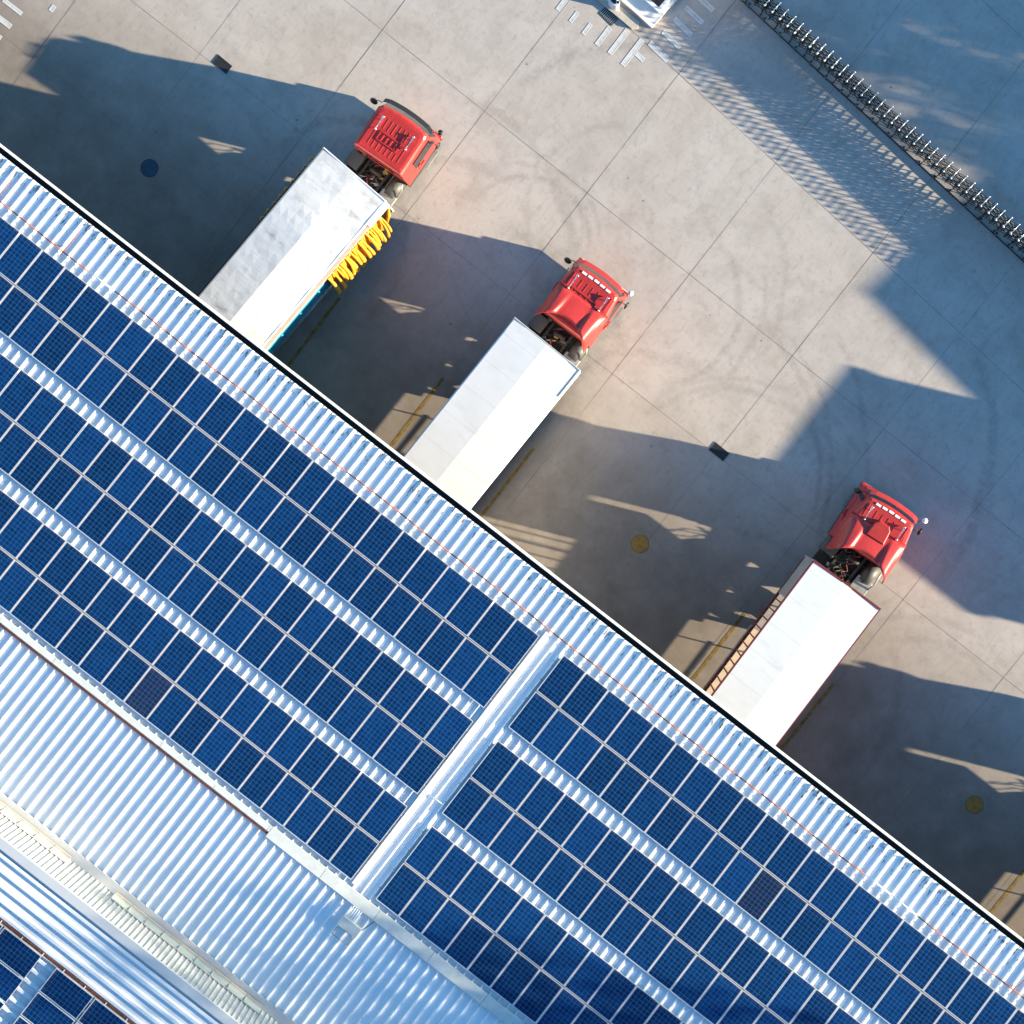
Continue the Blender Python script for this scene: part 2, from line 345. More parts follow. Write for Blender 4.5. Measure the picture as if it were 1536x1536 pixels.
def worn(name, col, under, th):
    b = NB(name); v = b.coord(); n1 = b.noise(v, 5, 6, 0.75); c = b.mix(b.sstep(n1, th, th + 0.18), col, under)
    b.l(c, b.b.inputs['Base Color']); b.b.inputs['Roughness'].default_value = 0.8; return b.mat
M['whitepaint'] = worn('worn_white_line', (0.54, 0.53, 0.51), (0.44, 0.41, 0.38), 0.44)
M['whitepaint_edge'] = worn('white_line_edge', (0.64, 0.63, 0.61), (0.46, 0.43, 0.4), 0.55)
M['grate'] = simple('cast_iron_grate', (0.03, 0.03, 0.032), 0.6)
M['bluecover'] = simple('blue_painted_cover', (0.015, 0.05, 0.085), 0.7, var=0.25, scale=5)
M['ochrecover'] = worn('ochre_painted_cover', (0.30, 0.16, 0.02), (0.18, 0.11, 0.03), 0.45)
M['kerb'] = simple('kerb_concrete', (0.42, 0.38, 0.32), 0.8, var=0.15, dirt=0.3)
M['boothwhite'] = simple('painted_booth', (0.78, 0.72, 0.66), 0.6, var=0.06, dirt=0.1)
M['gateblack'] = simple('black_gate_bars', (0.012, 0.012, 0.013), 0.4, 0.2)
M['gatesilver'] = simple('silver_gate_bars', (0.38, 0.42, 0.48), 0.35, 0.5, var=0.05)
M['leaf'] = simple('leaf_green', (0.05, 0.09, 0.03), 0.7, var=0.4)
M['bark'] = simple('bark', (0.12, 0.09, 0.06), 0.9)
M['marker'] = simple('white_marker', (0.85, 0.83, 0.8), 0.4, var=0.02)
M['ochreplastic'] = simple('ochre_part', (0.45, 0.32, 0.05), 0.5)
M['canister'] = simple('grey_tank', (0.07, 0.07, 0.065), 0.55, 0.0, var=0.1)

# ------------------------------------------------------------------ ground
g = MB(); g.face([(-500, -500, 0), (500, -500, 0), (500, 500, 0), (-500, 500, 0)])
tag(g.obj('ground', M['concrete']), 'pale grey concrete yard with swirled trowel marks and tyre arcs', 'yard', kind='structure')
j = MB()
def jl(x0, y0, x1, y1, wd):
    L = math.hypot(x1 - x0, y1 - y0); nx, ny = -(y1 - y0) / L * wd / 2, (x1 - x0) / L * wd / 2
    rr = random.Random(int((x0 + y0) * 97)); n = max(1, int(L / 1.2)); pts = []
    for i in range(n + 1):
        t = i / n; k = 0.26 + 0.34 * rr.random(); pts.append((x0 + (x1 - x0) * t, y0 + (y1 - y0) * t, k))
    for (ax, ay, ka), (bx, by, kb) in zip(pts, pts[1:]):
        j.face([(ax - nx * ka, ay - ny * ka, 0.004), (bx - nx * kb, by - ny * kb, 0.004), (bx + nx * kb, by + ny * kb, 0.004), (ax + nx * ka, ay + ny * ka, 0.004)])
for u, wd in ((-37.3, .02), (-32.1, .02), (-26.95, .03), (-21.65, .03), (-16.38, .05), (-11.17, .028), (-5.95, .032), (-0.75, .028), (4.47, .03), (9.11, .026), (13.94, .026), (19.0, .026), (24.2, .026)): jl(u, -12, u + 0.0, 40, wd)
for (x0, y0, x1, y1, wd) in ((-45, 2.65, -12.5, 2.67, .022), (-12.1, 2.67, 40, 2.66, .026), (-45, -1.6, 40, -1.62, .02), (-45, 8.2, 13.9, 7.47, .032), (13.9, 7.47, 40, 7.0, .03), (-45, 16.9, 12.5, 12.06, .034), (12.5, 12.06, 40, 9.8, .03), (-5, 23.7, 30, 20.3, .03)): jl(x0, y0, x1, y1, wd)
jo = j.obj('ground_joints', M['joint']); tag(jo, 'dark straight joints between the concrete yard slabs', 'joints', kind='structure')

# painted markings
y = MB()
for u, v0 in ((-11.27, -1.62), (-6.0, -1.62), (-1.4, -1.6), (9.33, -1.66), (13.85, -1.7), (24.5, -1.7)):
    y.face([(u - .065, -8.5, .006), (u + .065, -8.5, .006), (u + .065, v0, .006), (u - .065, v0, .006)])
tag(y.obj('yellow_bay_lines', M['yellowpaint']), 'worn yellow lines painted between the loading bays', 'markings', kind='structure')
y = MB()
def hollow(x0, x1, y0, y1, sk=0.0):
    yo = lambda x: sk * (x - x0)
    e = 0.035
    y.face([(x0, y0, .006), (x1, y0 + yo(x1), .006), (x1, y1 + yo(x1), .006), (x0, y1, .006)])
    for a, b_, c, d in ((x0, x0 + e, y0, y1), (x1 - e, x1, y0 + yo(x1), y1 + yo(x1))): y.face([(a, c, .010), (b_, c, .010), (b_, d, .010), (a, d, .010)], 1)
    y.face([(x0, y0, .012), (x1, y0 + yo(x1), .012), (x1, y0 + yo(x1) + e, .012), (x0, y0 + e, .012)], 1)
    y.face([(x0, y1 - e, .012), (x1, y1 + yo(x1) - e, .012), (x1, y1 + yo(x1), .012), (x0, y1, .012)], 1)
for q in ((-8.72, -8.49, 12.58, 13.75), (-8.03, -7.80, 12.53, 13.79), (-7.62, -6.62, 13.76, 13.98, -.11), (-7.47, -6.54, 14.44, 14.62, -.10), (-7.41, -6.48, 15.11, 15.30, -.12), (-7.34, -6.43, 15.73, 15.92, -.09), (-7.2, -6.4, 16.35, 16.55, -.09),
          (-9.33, -9.12, 12.54, 13.40), (-10.0, -9.82, 12.55, 13.05), (-10.7, -10.53, 12.62, 13.1), (-11.4, -11.2, 12.68, 13.4), (-12.1, -11.9, 12.7, 13.9), (-7.78, -7.37, 13.13, 13.32, -.1),
          (-29.3, -28.36, -.53, -.36), (-29.2, -28.4, -1.23, -1.02), (-29.4, -28.44, -1.85, -1.64), (-27.6, -27.4, 0.35, 0.62)):
    hollow(*q)
tag(y.obj('white_road_markings', [M['whitepaint'], M['whitepaint_edge']]), 'worn white dashes painted on the yard around the kerb island', 'markings', kind='structure')

# drains and covers
def drain(x0, x1, y0, y1, sk, label):
    o = empty('drain_grate', ((x0 + x1) / 2, (y0 + y1) / 2, 0), sk); hx, hy = (x1 - x0) / 2, (y1 - y0) / 2
    m = MB()
    for a in ((-hx, hx, -hy, -hy + .03), (-hx, hx, hy - .03, hy), (-hx, -hx + .03, -hy + .03, hy - .03), (hx - .03, hx, -hy + .03, hy - .03)): m.box(*a, 0.0, .02)
    m.obj('frame', M['grate'], o)
    m = MB(); n = 9
    for i in range(n): xx = -hx + .05 + (2 * hx - .1) * i / (n - 1); m.box(xx - .014, xx + .014, -hy + .03, hy - .03, .0, .015)
    m.box(-hx + .03, hx - .03, -.012, .012, .0, .017); m.obj('bars', M['steel'] if 'pale' in label else M['grate'], o)
    m = MB(); m.face([(-hx + .03, -hy + .03, .005), (hx - .03, -hy + .03, .005), (hx - .03, hy - .03, .005), (-hx + .03, hy - .03, .005)]); m.obj('pit', M['black'], o)
    tag(o, label, 'drain', 'drain grates in the yard')
drain(-21.05, -20.32, 2.68, 3.08, -.03, 'dark iron drain grate at the tip of the leftmost truck shadow')
drain(4.15, 4.89, 2.62, 3.03, -.02, 'dark iron drain grate at the edge of the rightmost truck shadow')
drain(-9.90, -9.2, 13.52, 13.90, -.12, 'rusty drain grate with pale bars beside the kerb island')
def cover(x, y_, mat, label):
    m = MB(); m.disc((0, 0), .35, 0, .012, 40); m.disc((0, 0), .365, 0, .008, 40, 1)
    o = m.obj('manhole_cover', [mat, M['grate']], None, (x, y_, 0)); tag(o, label, 'manhole cover', 'round covers in front of the docks')
cover(-20.53, -2.19, M['bluecover'], 'round blue cover in the shade left of the curtain trailer')
cover(4.31, -2.02, M['ochrecover'], 'round ochre cover between the middle truck and the right truck')
cover(21.28, -2.04, M['ochrecover'], 'round ochre cover at the right edge, past the right truck')

# ------------------------------------------------------------------ warehouse
VZ = -8.162
def zp(v): return 8.2 - 0.115 * (v - VZ)      # plane of the panel tops
def zr(v): return zp(v) - 0.17                # roof pans
wh = empty('warehouse', (0, -14, 0)); tag(wh, 'long warehouse with white ribbed metal roof over the loading docks', 'warehouse')
WO = Vector((0, -14, 0))
X0, X1 = -34.0, 36.0
def part(mb, name, mat, parent=wh, off=WO):
    mb.v = [(a - off.x, b_ - off.y, c - off.z) for a, b_, c in mb.v]; return mb.obj(name, mat, parent)
m = MB(); PITCH = 0.383; k0 = -20.52
prof = []
i = -40
while k0 + i * PITCH < X1:
    c = k0 + i * PITCH
    if c > X0: prof += [(c - .036, 0), (c - .016, .073), (c + .016, .073), (c + .036, 0), (c + .18, 0), (c + .192, .010), (c + .204, 0)]
    i += 1
YE, YB = -4.82, -22.48
ys = [YE, -8.0, -12.0, -16.0, -20.0, YB]
rj = random.Random(3)
for (a, ha), (b_, hb) in zip(prof, prof[1:]):
    for p, q in zip(ys, ys[1:]): m.face([(a, q, zr(q) + ha), (b_, q, zr(q) + hb), (b_, p, zr(p) + hb), (a, p, zr(p) + ha)])
ro = part(m, 'roof', M['roof'])
# gutter
m = MB(); zg = zr(YE)
m.box(X0, X1, -4.98, -4.62, zg - .20, zg - .17); m.box(X0, X1, -4.985, -4.97, zg - .17, zg - .03)
part(m, 'gutter_lining', M['gutter'])
m = MB(); m.box(X0, X1, -4.62, -4.545, zg - .26, zg + .03); m.box(X0, X1, -5.0, -4.62, zg - .30, zg - .20)
part(m, 'gutter', M['white'])
# walls and dock doors below the canopy
m = MB(); m.box(X0, X1, -11.6, -11.3, 0, 7.6); m.box(X0, X0 + .3, -22.7, -11.6, 0, 7.6); m.box(X1 - .3, X1, -22.7, -11.6, 0, 7.6); part(m, 'wall', M['wall'])
m = MB(); m.box(X0, X1, -11.3, -5.4, 7.05, 7.2); part(m, 'canopy_ceiling', M['gutter'])
for u in (-13.4, -3.4, 1.9, 11.3, 16.6, 27.4):
    m = MB(); m.box(u - 1.5, u + 1.5, -11.3, -11.22, 1.1, 4.4)
    for z in (1.9, 2.7, 3.5): m.box(u - 1.5, u + 1.5, -11.22, -11.20, z, z + .04)
    part(m, 'dock_door', M['greytarp'])
m = MB(); m.box(X0, X1, YB - .32, YB + .06, zr(YB) + .02, zr(YB) + .085); part(m, 'valley_flashing', M['flash'])

# upper hall behind: cladding wall, windows, roof
uh = empty('upper_hall', (0, -30, 0)); tag(uh, 'taller hall at lower left with cream ribbed wall and blue-white ribbed roof', 'building')
UO = Vector((0, -30, 0)); WY = -22.80; ZT = 12.0; ZB = 9.7
m = MB()
x = X0
while x < X1:
    m.face([(x, WY, ZB), (x + .13, WY, ZB), (x + .13, WY, ZT), (x, WY, ZT)]); m.face([(x + .13, WY, ZB), (x + .15, WY + .03, ZB), (x + .15, WY + .03, ZT), (x + .13, WY, ZT)])
    m.face([(x + .15, WY + .03, ZB), (x + .18, WY + .03, ZB), (x + .18, WY + .03, ZT), (x + .15, WY + .03, ZT)]); m.face([(x + .18, WY + .03, ZB), (x + .2, WY, ZB), (x + .2, WY, ZT), (x + .18, WY + .03, ZT)])
    x += .2
part(m, 'wall', M['cream'], uh, UO)
def window(x0, x1, n):
    f = MB(); f.box(x0 + .01, x1 - .01, WY + .031, WY + .10, 9.86, 9.92); f.box(x0 + .01, x1 - .01, WY + .031, WY + .07, 10.30, 10.34)
    f.box(x0 + .01, x0 + .05, WY + .031, WY + .09, 9.92, 10.30); fo = part(f, 'window', M['cream'], uh, UO)
    s_ = MB(); s_.box(x0 + .02, x1 - .02, WY + .10, WY + .16, 9.84, 9.90); so = part(s_, 'sill', M['beige'], fo, UO)
    p = MB(); p.face([(x0 + .05, WY + .075, 9.92), (x1 - .01, WY + .075, 9.92), (x1 - .01, WY + .04, 10.30), (x0 + .05, WY + .04, 10.30)])
    po = part(p, 'pane', M['windscreen'] if n else M['pale_glass'], fo, UO)
u = -5.22
k = 0
while u > -12: window(u - .73, u, False); u -= .73
u = -3.25
for k in range(9): window(u, u + .73, False); u += .73
m = MB(); m.box(X0, X1, WY - .27, WY + .06, ZT, ZT + .11); part(m, 'parapet_cap', M['flash'], uh, UO)
m = MB(); pr = []; v = WY - .27
while v > -42:
    pr += [(v, .0), (v - .10, .0), (v - .14, .085), (v - .24, .085), (v - .30, 0.0)]; v -= .41
zu = ZT - .03
for (a, ha), (b_, hb) in zip(pr, pr[1:]): m.face([(X0, b_, zu + hb), (X1, b_, zu + hb), (X1, a, zu + ha), (X0, a, zu + ha)])
part(m, 'roof', M['roof2'], uh, UO)
m = MB(); m.box(X0, -11, -25.06, -24.99, zu + .09, zu + .16); m.box(-11, 5, -25.06, -24.99, zu + .09, zu + .16)
part(m, 'edge_rail', M['rustdark'], uh, UO)
m = MB()
for u in np.arange(-20, 4, .9): m.box(u, u + .03, -25.08, -24.97, zu + .163, zu + .175)
part(m, 'rail_clips', M['white'], uh, UO)
m = MB(); m.box(X0, X1, -45, -44.8, 0, ZT - .1); m.box(X0, X0 + .2, -44.8, -22.85, 0, ZT - .1); m.box(X1 - .2, X1, -44.8, -22.85, 0, ZT - .1); m.box(X0, X1, -22.95, -22.85, 0, ZB); part(m, 'lower_wall', M['wall'], uh, UO)

# ------------------------------------------------------------------ roof fittings
def rod(label):
    o = empty('lightning_conductor', (0, -6.17, 7.9)); OO = Vector((0, -6.17, 7.9))
    zc = zr(-6.17) + .16
    m = MB(); n = 60; rr = random.Random(5); pts = []
    for i in range(n + 1):
        x = X0 + (X1 - X0) * i / n; pts.append((x, -6.17 + .02 * math.sin(i * 1.3), zc + rr.uniform(-.008, .008)))
    for a, b_ in zip(pts, pts[1:]):
        mt = 1 if (-18.7 < a[0] < -17.6 or 16.5 < a[0] < 18.6) else 0
        m.tube([a, b_], .024, 6, mt)
    part(m, 'wire', [M['rust'], M['white']], o, OO)
    for x in (-21.9, -18.85, 24.0):
        m = MB(); z0 = zr(-6.1) + .07
        m.tube([(x - .0, -6.35, z0), (x + .10, -5.3, z0 + .10)], .014, 6); m.tube([(x - .35, -6.17, zc), (x + .05, -5.98, z0 + .06)], .010, 6)
        part(m, 'stay', M['rust'], o, OO)
    m = MB()
    for x in np.arange(X0 + 1, X1, 1.53): m.tube([(x, -6.17, zr(-6.17)), (x, -6.17, zc)], .01, 5)
    part(m, 'standoffs', M['rust'], o, OO)
    tag(o, label, 'wire')
rod('thin rusty conductor wire running along the roof just above the eave')

def zt(v, h): return zr(v) + h
# tray across the roof below the lowest panels
t = empty('cable_tray', (0, -17.77, 9.2)); TO = Vector((0, -17.77, 9.2))
m = MB(); a, b_ = zt(-17.55, .07), zt(-18.0, .07)
def sheet(m, x0, x1, y0, y1, h, th, mat=0):
    P = [(x0, y0, zt(y0, h)), (x1, y0, zt(y0, h)), (x1, y1, zt(y1, h)), (x0, y1, zt(y1, h))]; Q = [(p[0], p[1], p[2] + th) for p in P]
    m.add(P + Q, [(0, 1, 2, 3), (4, 7, 6, 5), (0, 4, 5, 1), (1, 5, 6, 2), (2, 6, 7, 3), (3, 7, 4, 0)], mat)
for i, x in enumerate(np.arange(-.3, X1, 2.4)): sheet(m, x, x + 2.385, -17.55, -17.98, .068, .055)
part(m, 'tray_cover', M['tray'], t, TO)
m = MB()
for x in np.arange(X0, -.4, 2.4): sheet(m, x, min(x + 2.385, -.32), -17.57, -17.79, .068, .05)
part(m, 'tray_base', M['tray'], t, TO)
m = MB(); sheet(m, X0, -.32, -17.83, -17.90, .068, .03); part(m, 'open_channel', M['rustdark'], t, TO)
tag(t, 'long grey cable tray crossing the ribs below the lowest solar panels, left end rusty', 'cable tray')
t = empty('cable_duct', (3.2, -12, 8.6)); TO = Vector((3.2, -12, 8.6)); m = MB()
for yy in np.arange(-17.4, -6.3, 2.2): sheet(m, 3.10, 3.26, min(yy + 2.19, -6.3), yy, .066, .075)
part(m, 'duct_cover', M['white'], t, TO); m = MB(); sheet(m, 3.265, 3.34, -6.35, -17.4, .002, .03); part(m, 'duct_foot', M['flash'], t, TO)
tag(t, 'white cable duct running up the walkway beside the left block of panels', 'cable duct')
t = empty('conduit', (3.7, -13.33, 8.9)); TO = Vector((3.7, -13.33, 8.9)); m = MB(); m.tube([(3.3, -13.35, zt(-13.35, .15)), (3.75, -13.33, zt(-13.33, .09)), (4.25, -13.31, zt(-13.3, .10))], .018, 8); part(m, 'pipe', M['white'], t, TO)
m = MB(); m.box(3.6, 3.63, -13.37, -13.29, zt(-13.35, .06), zt(-13.35, .11)); part(m, 'clip', M['steel'], t, TO)
tag(t, 'thin white conduit crossing the walkway between the panel blocks', 'conduit')

# combiner box on its stand
t = empty('combiner_box', (4.0, -18.6, 9.3)); TO = Vector((4.0, -18.6, 9.3))
m = MB(); m.rbox(3.57, 4.38, -18.80, -18.40, 9.42, 9.60, .03); part(m, 'housing', M['tray'], t, TO)
m = MB()
for x in (3.64, 4.30): m.tube([(x, -18.5, 9.45), (x, -19.2, 9.46)], .015, 6)
for yy in (-18.85, -19.2): m.tube([(3.6, yy, 9.46), (4.34, yy, 9.46)], .013, 6)
for x in (3.64, 4.30): m.tube([(x, -18.45, 9.30), (x, -18.45, 9.48)], .02, 6)
part(m, 'stand', M['steel'], t, TO)
for k in range(5):
    m = MB(); x = 3.66 + .085 * k; m.tube([(x, -17.96, 9.36), (x + .01, -18.15, 9.43), (x + .01, -18.42, 9.50)], .015, 8); part(m, 'conduit', M['white'], t, TO)
m = MB(); m.tube([(4.36, -18.5, 9.55), (4.44, -18.3, 9.47), (4.5, -18.1, 9.42), (4.56, -17.95, 9.40)], .018, 6); part(m, 'cable', M['black'], t, TO)
tag(t, 'grey junction box on a wire stand with five white conduits, below the walkway', 'junction box')

# ------------------------------------------------------------------ solar panels
def panel_meshes():
    hx, hy = .4975, .797
    f = MB(); e = .023
    for a in ((-hx, hx, -hy, -hy + e), (-hx, hx, hy - e, hy), (-hx, -hx + e, -hy + e, hy - e), (hx - e, hx, -hy + e, hy - e)): f.box(*a, -.04, 0)
    fo = f.obj('frame', M['alu'])
    gm = []
    for nm, mt in (('glass', M['glass']), ('glass', M['glass_dark'])):
        q = MB(); q.face([(-hx + e, -hy + e, -.006), (hx - e, -hy + e, -.006), (hx - e, hy - e, -.006), (-hx + e, hy - e, -.006)]); q.face([(-hx + e, hy - e, -.03), (hx - e, hy - e, -.03), (hx - e, -hy + e, -.03), (-hx + e, -hy + e, -.03)])
        gm.append(q.obj(nm, mt))
    return fo, gm
fo, gm = panel_meshes()
tilt = -math.atan(0.115); V0 = [VZ, VZ - 3.801, VZ - 7.566]
ORD = ['', 'first', 'second', 'third', 'fourth', 'fifth', 'sixth', 'seventh', 'eighth', 'ninth', 'tenth', 'eleventh', 'twelfth', 'thirteenth', 'fourteenth', 'fifteenth', 'sixteenth', 'seventeenth', 'eighteenth', 'nineteenth', 'twentieth',
       'twenty-first', 'twenty-second', 'twenty-third', 'twenty-fourth', 'twenty-fifth', 'twenty-sixth', 'twenty-seventh', 'twenty-eighth', 'twenty-ninth', 'thirtieth', 'thirty-first']
U0 = -19.4155
NP = [0, 0]
first = [True, True]
def panel(x, y_, rz, dark, label, zc=None, tl=tilt, group='solar panels on the warehouse roof'):
    o = empty('solar_panel', (x, y_, zp(y_) if zc is None else zc)); o.rotation_euler = (tl, 0, rz)
    if first[0]: f = fo; first[0] = False
    else: f = fo.copy(); COL.objects.link(f)
    f.parent = o
    g0 = gm[1 if dark else 0]
    kx = 1 if dark else 0
    if not panel_used[kx]: gl = g0; panel_used[kx] = True
    else: gl = g0.copy(); COL.objects.link(gl)
    gl.parent = o
    tag(o, label, 'solar panel', group)
panel_used = [False, False]
rr = random.Random(9)
def infr(x, y_, z, mg=30): 
    return any(-mg < px(x + dx, y_ + dy, z)[0] < 1536 + mg and -mg < px(x + dx, y_ + dy, z)[1] < 1536 + mg for dx in (-.5, .5) for dy in (-.8, .8))
for ar in range(3):
    for side in (1, -1):
        row = ar * 2 + (1 if side == 1 else 2); yc = V0[ar] + side * .811
        for n in range(1, 32):
            x = U0 + (22 - n + .5) * 1.02
            if infr(x, yc, zp(yc)):
                dk = (ar == 2 and side == -1 and abs(px(x, yc, zp(yc))[0] - 228) < 20)
                lb = f'blue solar panel, {ORD[n]} left of the walkway, {ORD[row]} row from the eave'
                if dk: lb = 'faded purplish solar panel in the lowest row of the left block'
                panel(x, yc, 0, dk, lb); NP[0] += 1
            x = U0 + (23.05 + n - .5) * 1.02
            if infr(x, yc, zp(yc)):
                dk = (ar == 0 and side == -1 and abs(px(x, yc, zp(yc))[0] - 1146) < 20)
                lb = f'blue solar panel, {ORD[n]} right of the walkway, {ORD[row]} row from the eave'
                if dk: lb = 'dark purplish solar panel in the right block, second row from the eave'
                panel(x, yc, 0, dk, lb); NP[0] += 1
# upper hall panels: long side along the eave
zq = zu + .17
uy = [-25.10 - .5 - 1.05 * k for k in range(4)]
for k, yc in enumerate(uy):
    for c in range(4):
        x = -3.18 + .83 + c * 1.665
        if infr(x, yc, zq, 60): panel(x, yc, R(90), False, f'upper roof solar panel, {ORD[c+1]} right of the gap, {ORD[k+1]} row below the rusty rail', zq, 0.0, 'solar panels on the upper hall roof'); NP[1] += 1
        x = -3.75 - .83 - c * 1.665
        if infr(x, yc, zq, 60): panel(x, yc, R(90), False, f'upper roof solar panel, {ORD[c+1]} left of the gap, {ORD[k+1]} row below the rusty rail', zq, 0.0, 'solar panels on the upper hall roof'); NP[1] += 1
print('PANELS', NP)
# mounting rails under each row
GAPS = True
mr = empty('panel_mounting', (0, -12, 8.4)); MO = Vector((0, -12, 8.4)); tag(mr, 'aluminium mounting rails under the warehouse solar panels, ends showing at the walkway', 'mounting rails')
for ar in range(3):
    for xa, xb in ((U0 - 9.5, U0 + 22 * 1.02), (U0 + 23.05 * 1.02, X1 - 1)):
        m = MB(); yy = V0[ar]; m.box(xa, xb, yy - .03, yy + .03, zp(yy) - .06, zp(yy) - .03); part(m, 'gap_shade_strip', M['rustdark'], mr, MO)  # dark strip added so the gap between rows shows as shade
    for off in (1.22, .42, -.42, -1.22):
        yy = V0[ar] + off
        for xa, xb in ((U0 - 9.5, U0 + 22 * 1.02 + .02), (U0 + 23.05 * 1.02 - .16, X1 - 1)):
            m = MB(); m.box(xa, xb, yy - .02, yy + .02, zp(yy) - .09, zp(yy) - .046); part(m, 'rail', M['rail'], mr, MO)

# ------------------------------------------------------------------ trucks
def trailer(root, wd, L, yf, roofmat, style, rot, off):
    """parts of the semi-trailer; local frame: y forward, front wall at yf"""
    h = wd / 2
    ca, sa = math.cos(rot), math.sin(rot)
    def T(mb):
        mb.v = [((x * ca - (y_ - yf) * sa) + off, (x * sa + (y_ - yf) * ca) + yf, z) for x, y_, z in mb.v]; return mb
    def P(mb, n, mt, par=root): return T(mb).obj(n, mt, par)
    # roof: shallow gable, dipping at the front on the tarpaulin trailer
    m = MB(); NY = 24; NX = 8; V = []
    rg = random.Random(int(wd * 100))
    for i in range(NY + 1):
        t = i / NY; y_ = yf - L * t
        for k in range(NX + 1):
            x = -h + .05 + (wd - .1) * k / NX; a = 1 - abs(x) / h
            rise = .05 if style == 'box' else .035
            if style == 'curtain': rise = .03 + .10 * min(1, max(0, (t - .12) / .14))
            z = 4.0 + rise * a
            if style == 'curtain': z += .006 * math.sin(i * 1.7 + k)
            V.append((x, y_, z))
    F = [(i * (NX + 1) + k, (i + 1) * (NX + 1) + k, (i + 1) * (NX + 1) + k + 1, i * (NX + 1) + k + 1) for i in range(NY) for k in range(NX)]
    m.add(V, F, 0, False); rf = P(m, 'trailer_roof', roofmat)
    if style == 'curtain':
        for s in (-1, 1):
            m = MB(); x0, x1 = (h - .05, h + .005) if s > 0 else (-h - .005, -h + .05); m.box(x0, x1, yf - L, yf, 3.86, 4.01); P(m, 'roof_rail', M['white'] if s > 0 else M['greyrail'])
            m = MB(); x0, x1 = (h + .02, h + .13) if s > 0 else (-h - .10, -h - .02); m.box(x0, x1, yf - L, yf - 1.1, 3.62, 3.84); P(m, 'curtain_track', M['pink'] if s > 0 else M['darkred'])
        m = MB(); m.box(h + .01, h + .16, yf - 1.1, yf + .02, 3.70, 3.93); P(m, 'corner_post', M['white'])
        m = MB(); m.box(-h, h, yf - .02, yf + .03, 1.32, 3.99); m.box(-h, h, yf - .0, yf + .05, 3.96, 4.03); P(m, 'front_wall', M['white'])
        m = MB(); m.box(h - .10, h - .02, yf - L, yf - 3.6, 1.35, 3.62)
        for y_ in np.arange(yf - L + .2, yf - 3.6, 1.1): m.box(h - .02, h + .04, y_, y_ + .09, 1.35, 3.7)
        P(m, 'side_boards', M['teal'])
        m = MB(); m.box(-h + .02, -h + .10, yf - L, yf - .2, 1.35, 3.62); P(m, 'side_wall', M['greytarp'])
        for s in (1, -1):
            m = MB(); rc = random.Random(11 + s); n = 21
            for i in range(n):
                y_ = yf - .55 - 3.0 * i / (n - 1) - rc.uniform(-.09, .09); x = s * (h + .02); bulge = rc.uniform(.32, .54) if s > 0 else rc.uniform(-.12, .10)
                zb = rc.uniform(.95, 1.5); sl = rc.uniform(.10, .38); w0 = rc.uniform(.05, .11)
                pts = []; rad = []
                for q in range(9):
                    t = q / 8; z = 3.72 - (3.72 - zb) * t
                    pts.append((x + s * (bulge * (.25 + .75 * math.sin(t * 1.7)) - .02), y_ - sl * t * t, z)); rad.append(w0 * (.45 + .85 * t) * (1 if q < 8 else .45) * rc.uniform(.88, 1.12))
                m.tube(pts, rad, 8)
            for i in range(9):
                y_ = yf - .5 - 2.9 * i / 8; m.tube([(s * (h + .05), y_, 3.74), (s * (h + .2), y_ - .1, 3.62), (s * (h + .12), y_ - .25, 3.74)], [.03, .05, .03], 6)
            for q in range(24 if s > 0 else 0): ya = yf - .5 - 3.05 * q / 24; xa = h + .05 + .06 * math.sin(q * 1.9); xb = h + .05 + .06 * math.sin((q + 1) * 1.9); m.face([(s * xa, ya, 3.72), (s * xb, ya - .127, 3.72), (s * (xb + .16), ya - .3, 1.7), (s * (xa + .16), ya - .17, 1.7)])
            m.tube([(s * (h + .08), yf + .02, 3.6), (s * (h + .16), yf - .3, 2.6), (s * (h + .10), yf - .55, 1.5)], [.05, .11, .09], 8)
            P(m, 'gathered_curtain', M['yellow'])
        m = MB(); m.face([(-h - .02, yf + .02, 3.7), (-h - .02, yf - .9, 3.7), (-h - .32, yf - .75, 2.6), (-h - .05, yf - .1, 3.3)]); m.face([(-h - .32, yf - .75, 2.59), (-h - .02, yf - .9, 3.69), (-h - .02, yf + .02, 3.69), (-h - .05, yf - .1, 3.29)]); P(m, 'loose_flap', M['whiteside'])
    elif style == 'box':
        m = MB()
        for s in (-1, 1): m.box(s * h - (.06 if s > 0 else 0), s * h + (.06 if s < 0 else 0), yf - L, yf, 1.32, 3.985)
        P(m, 'side_walls', M['whiteside'])
        m = MB(); m.box(-h, h, yf, yf + .05, 1.32, 4.0); P(m, 'front_wall', M['white'])
        m = MB(); m.box(-h, h, yf - .02, yf + .035, 4.001, 4.018); m.box(h - .065, h - .02, yf - 1.25, yf - .02, 4.001, 4.014); m.box(-h + .01, -h + .05, yf - .5, yf - .02, 4.001, 4.014); P(m, 'roof_edge', M['greyrail'])
    else:
        m = MB(); m.box(-h, h, yf, yf + .05, 1.32, 4.0); P(m, 'front_wall', M['greytarp'])
        m = MB(); m.box(-h, -h + .05, yf - L, yf, 3.8, 4.0); m.box(h - .05, h, yf - L, yf, 3.8, 4.0); m.box(-h, h, yf - .02, yf + .07, 3.97, 4.03); P(m, 'roof_rail', M['darkred'])
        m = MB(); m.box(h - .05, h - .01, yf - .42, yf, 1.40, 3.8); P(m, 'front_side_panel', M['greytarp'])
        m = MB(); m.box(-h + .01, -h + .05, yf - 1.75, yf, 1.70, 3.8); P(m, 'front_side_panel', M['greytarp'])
        m = MB(); m.box(h - .05, h + .01, yf - L, yf - 1.0, 3.72, 3.80); P(m, 'side_strip', M['pink'])
        m = MB(); m.box(-h + .08, h - .08, yf - L, yf - 3.42, 1.40, 1.74); P(m, 'stacked_boards', M['creamplank'])
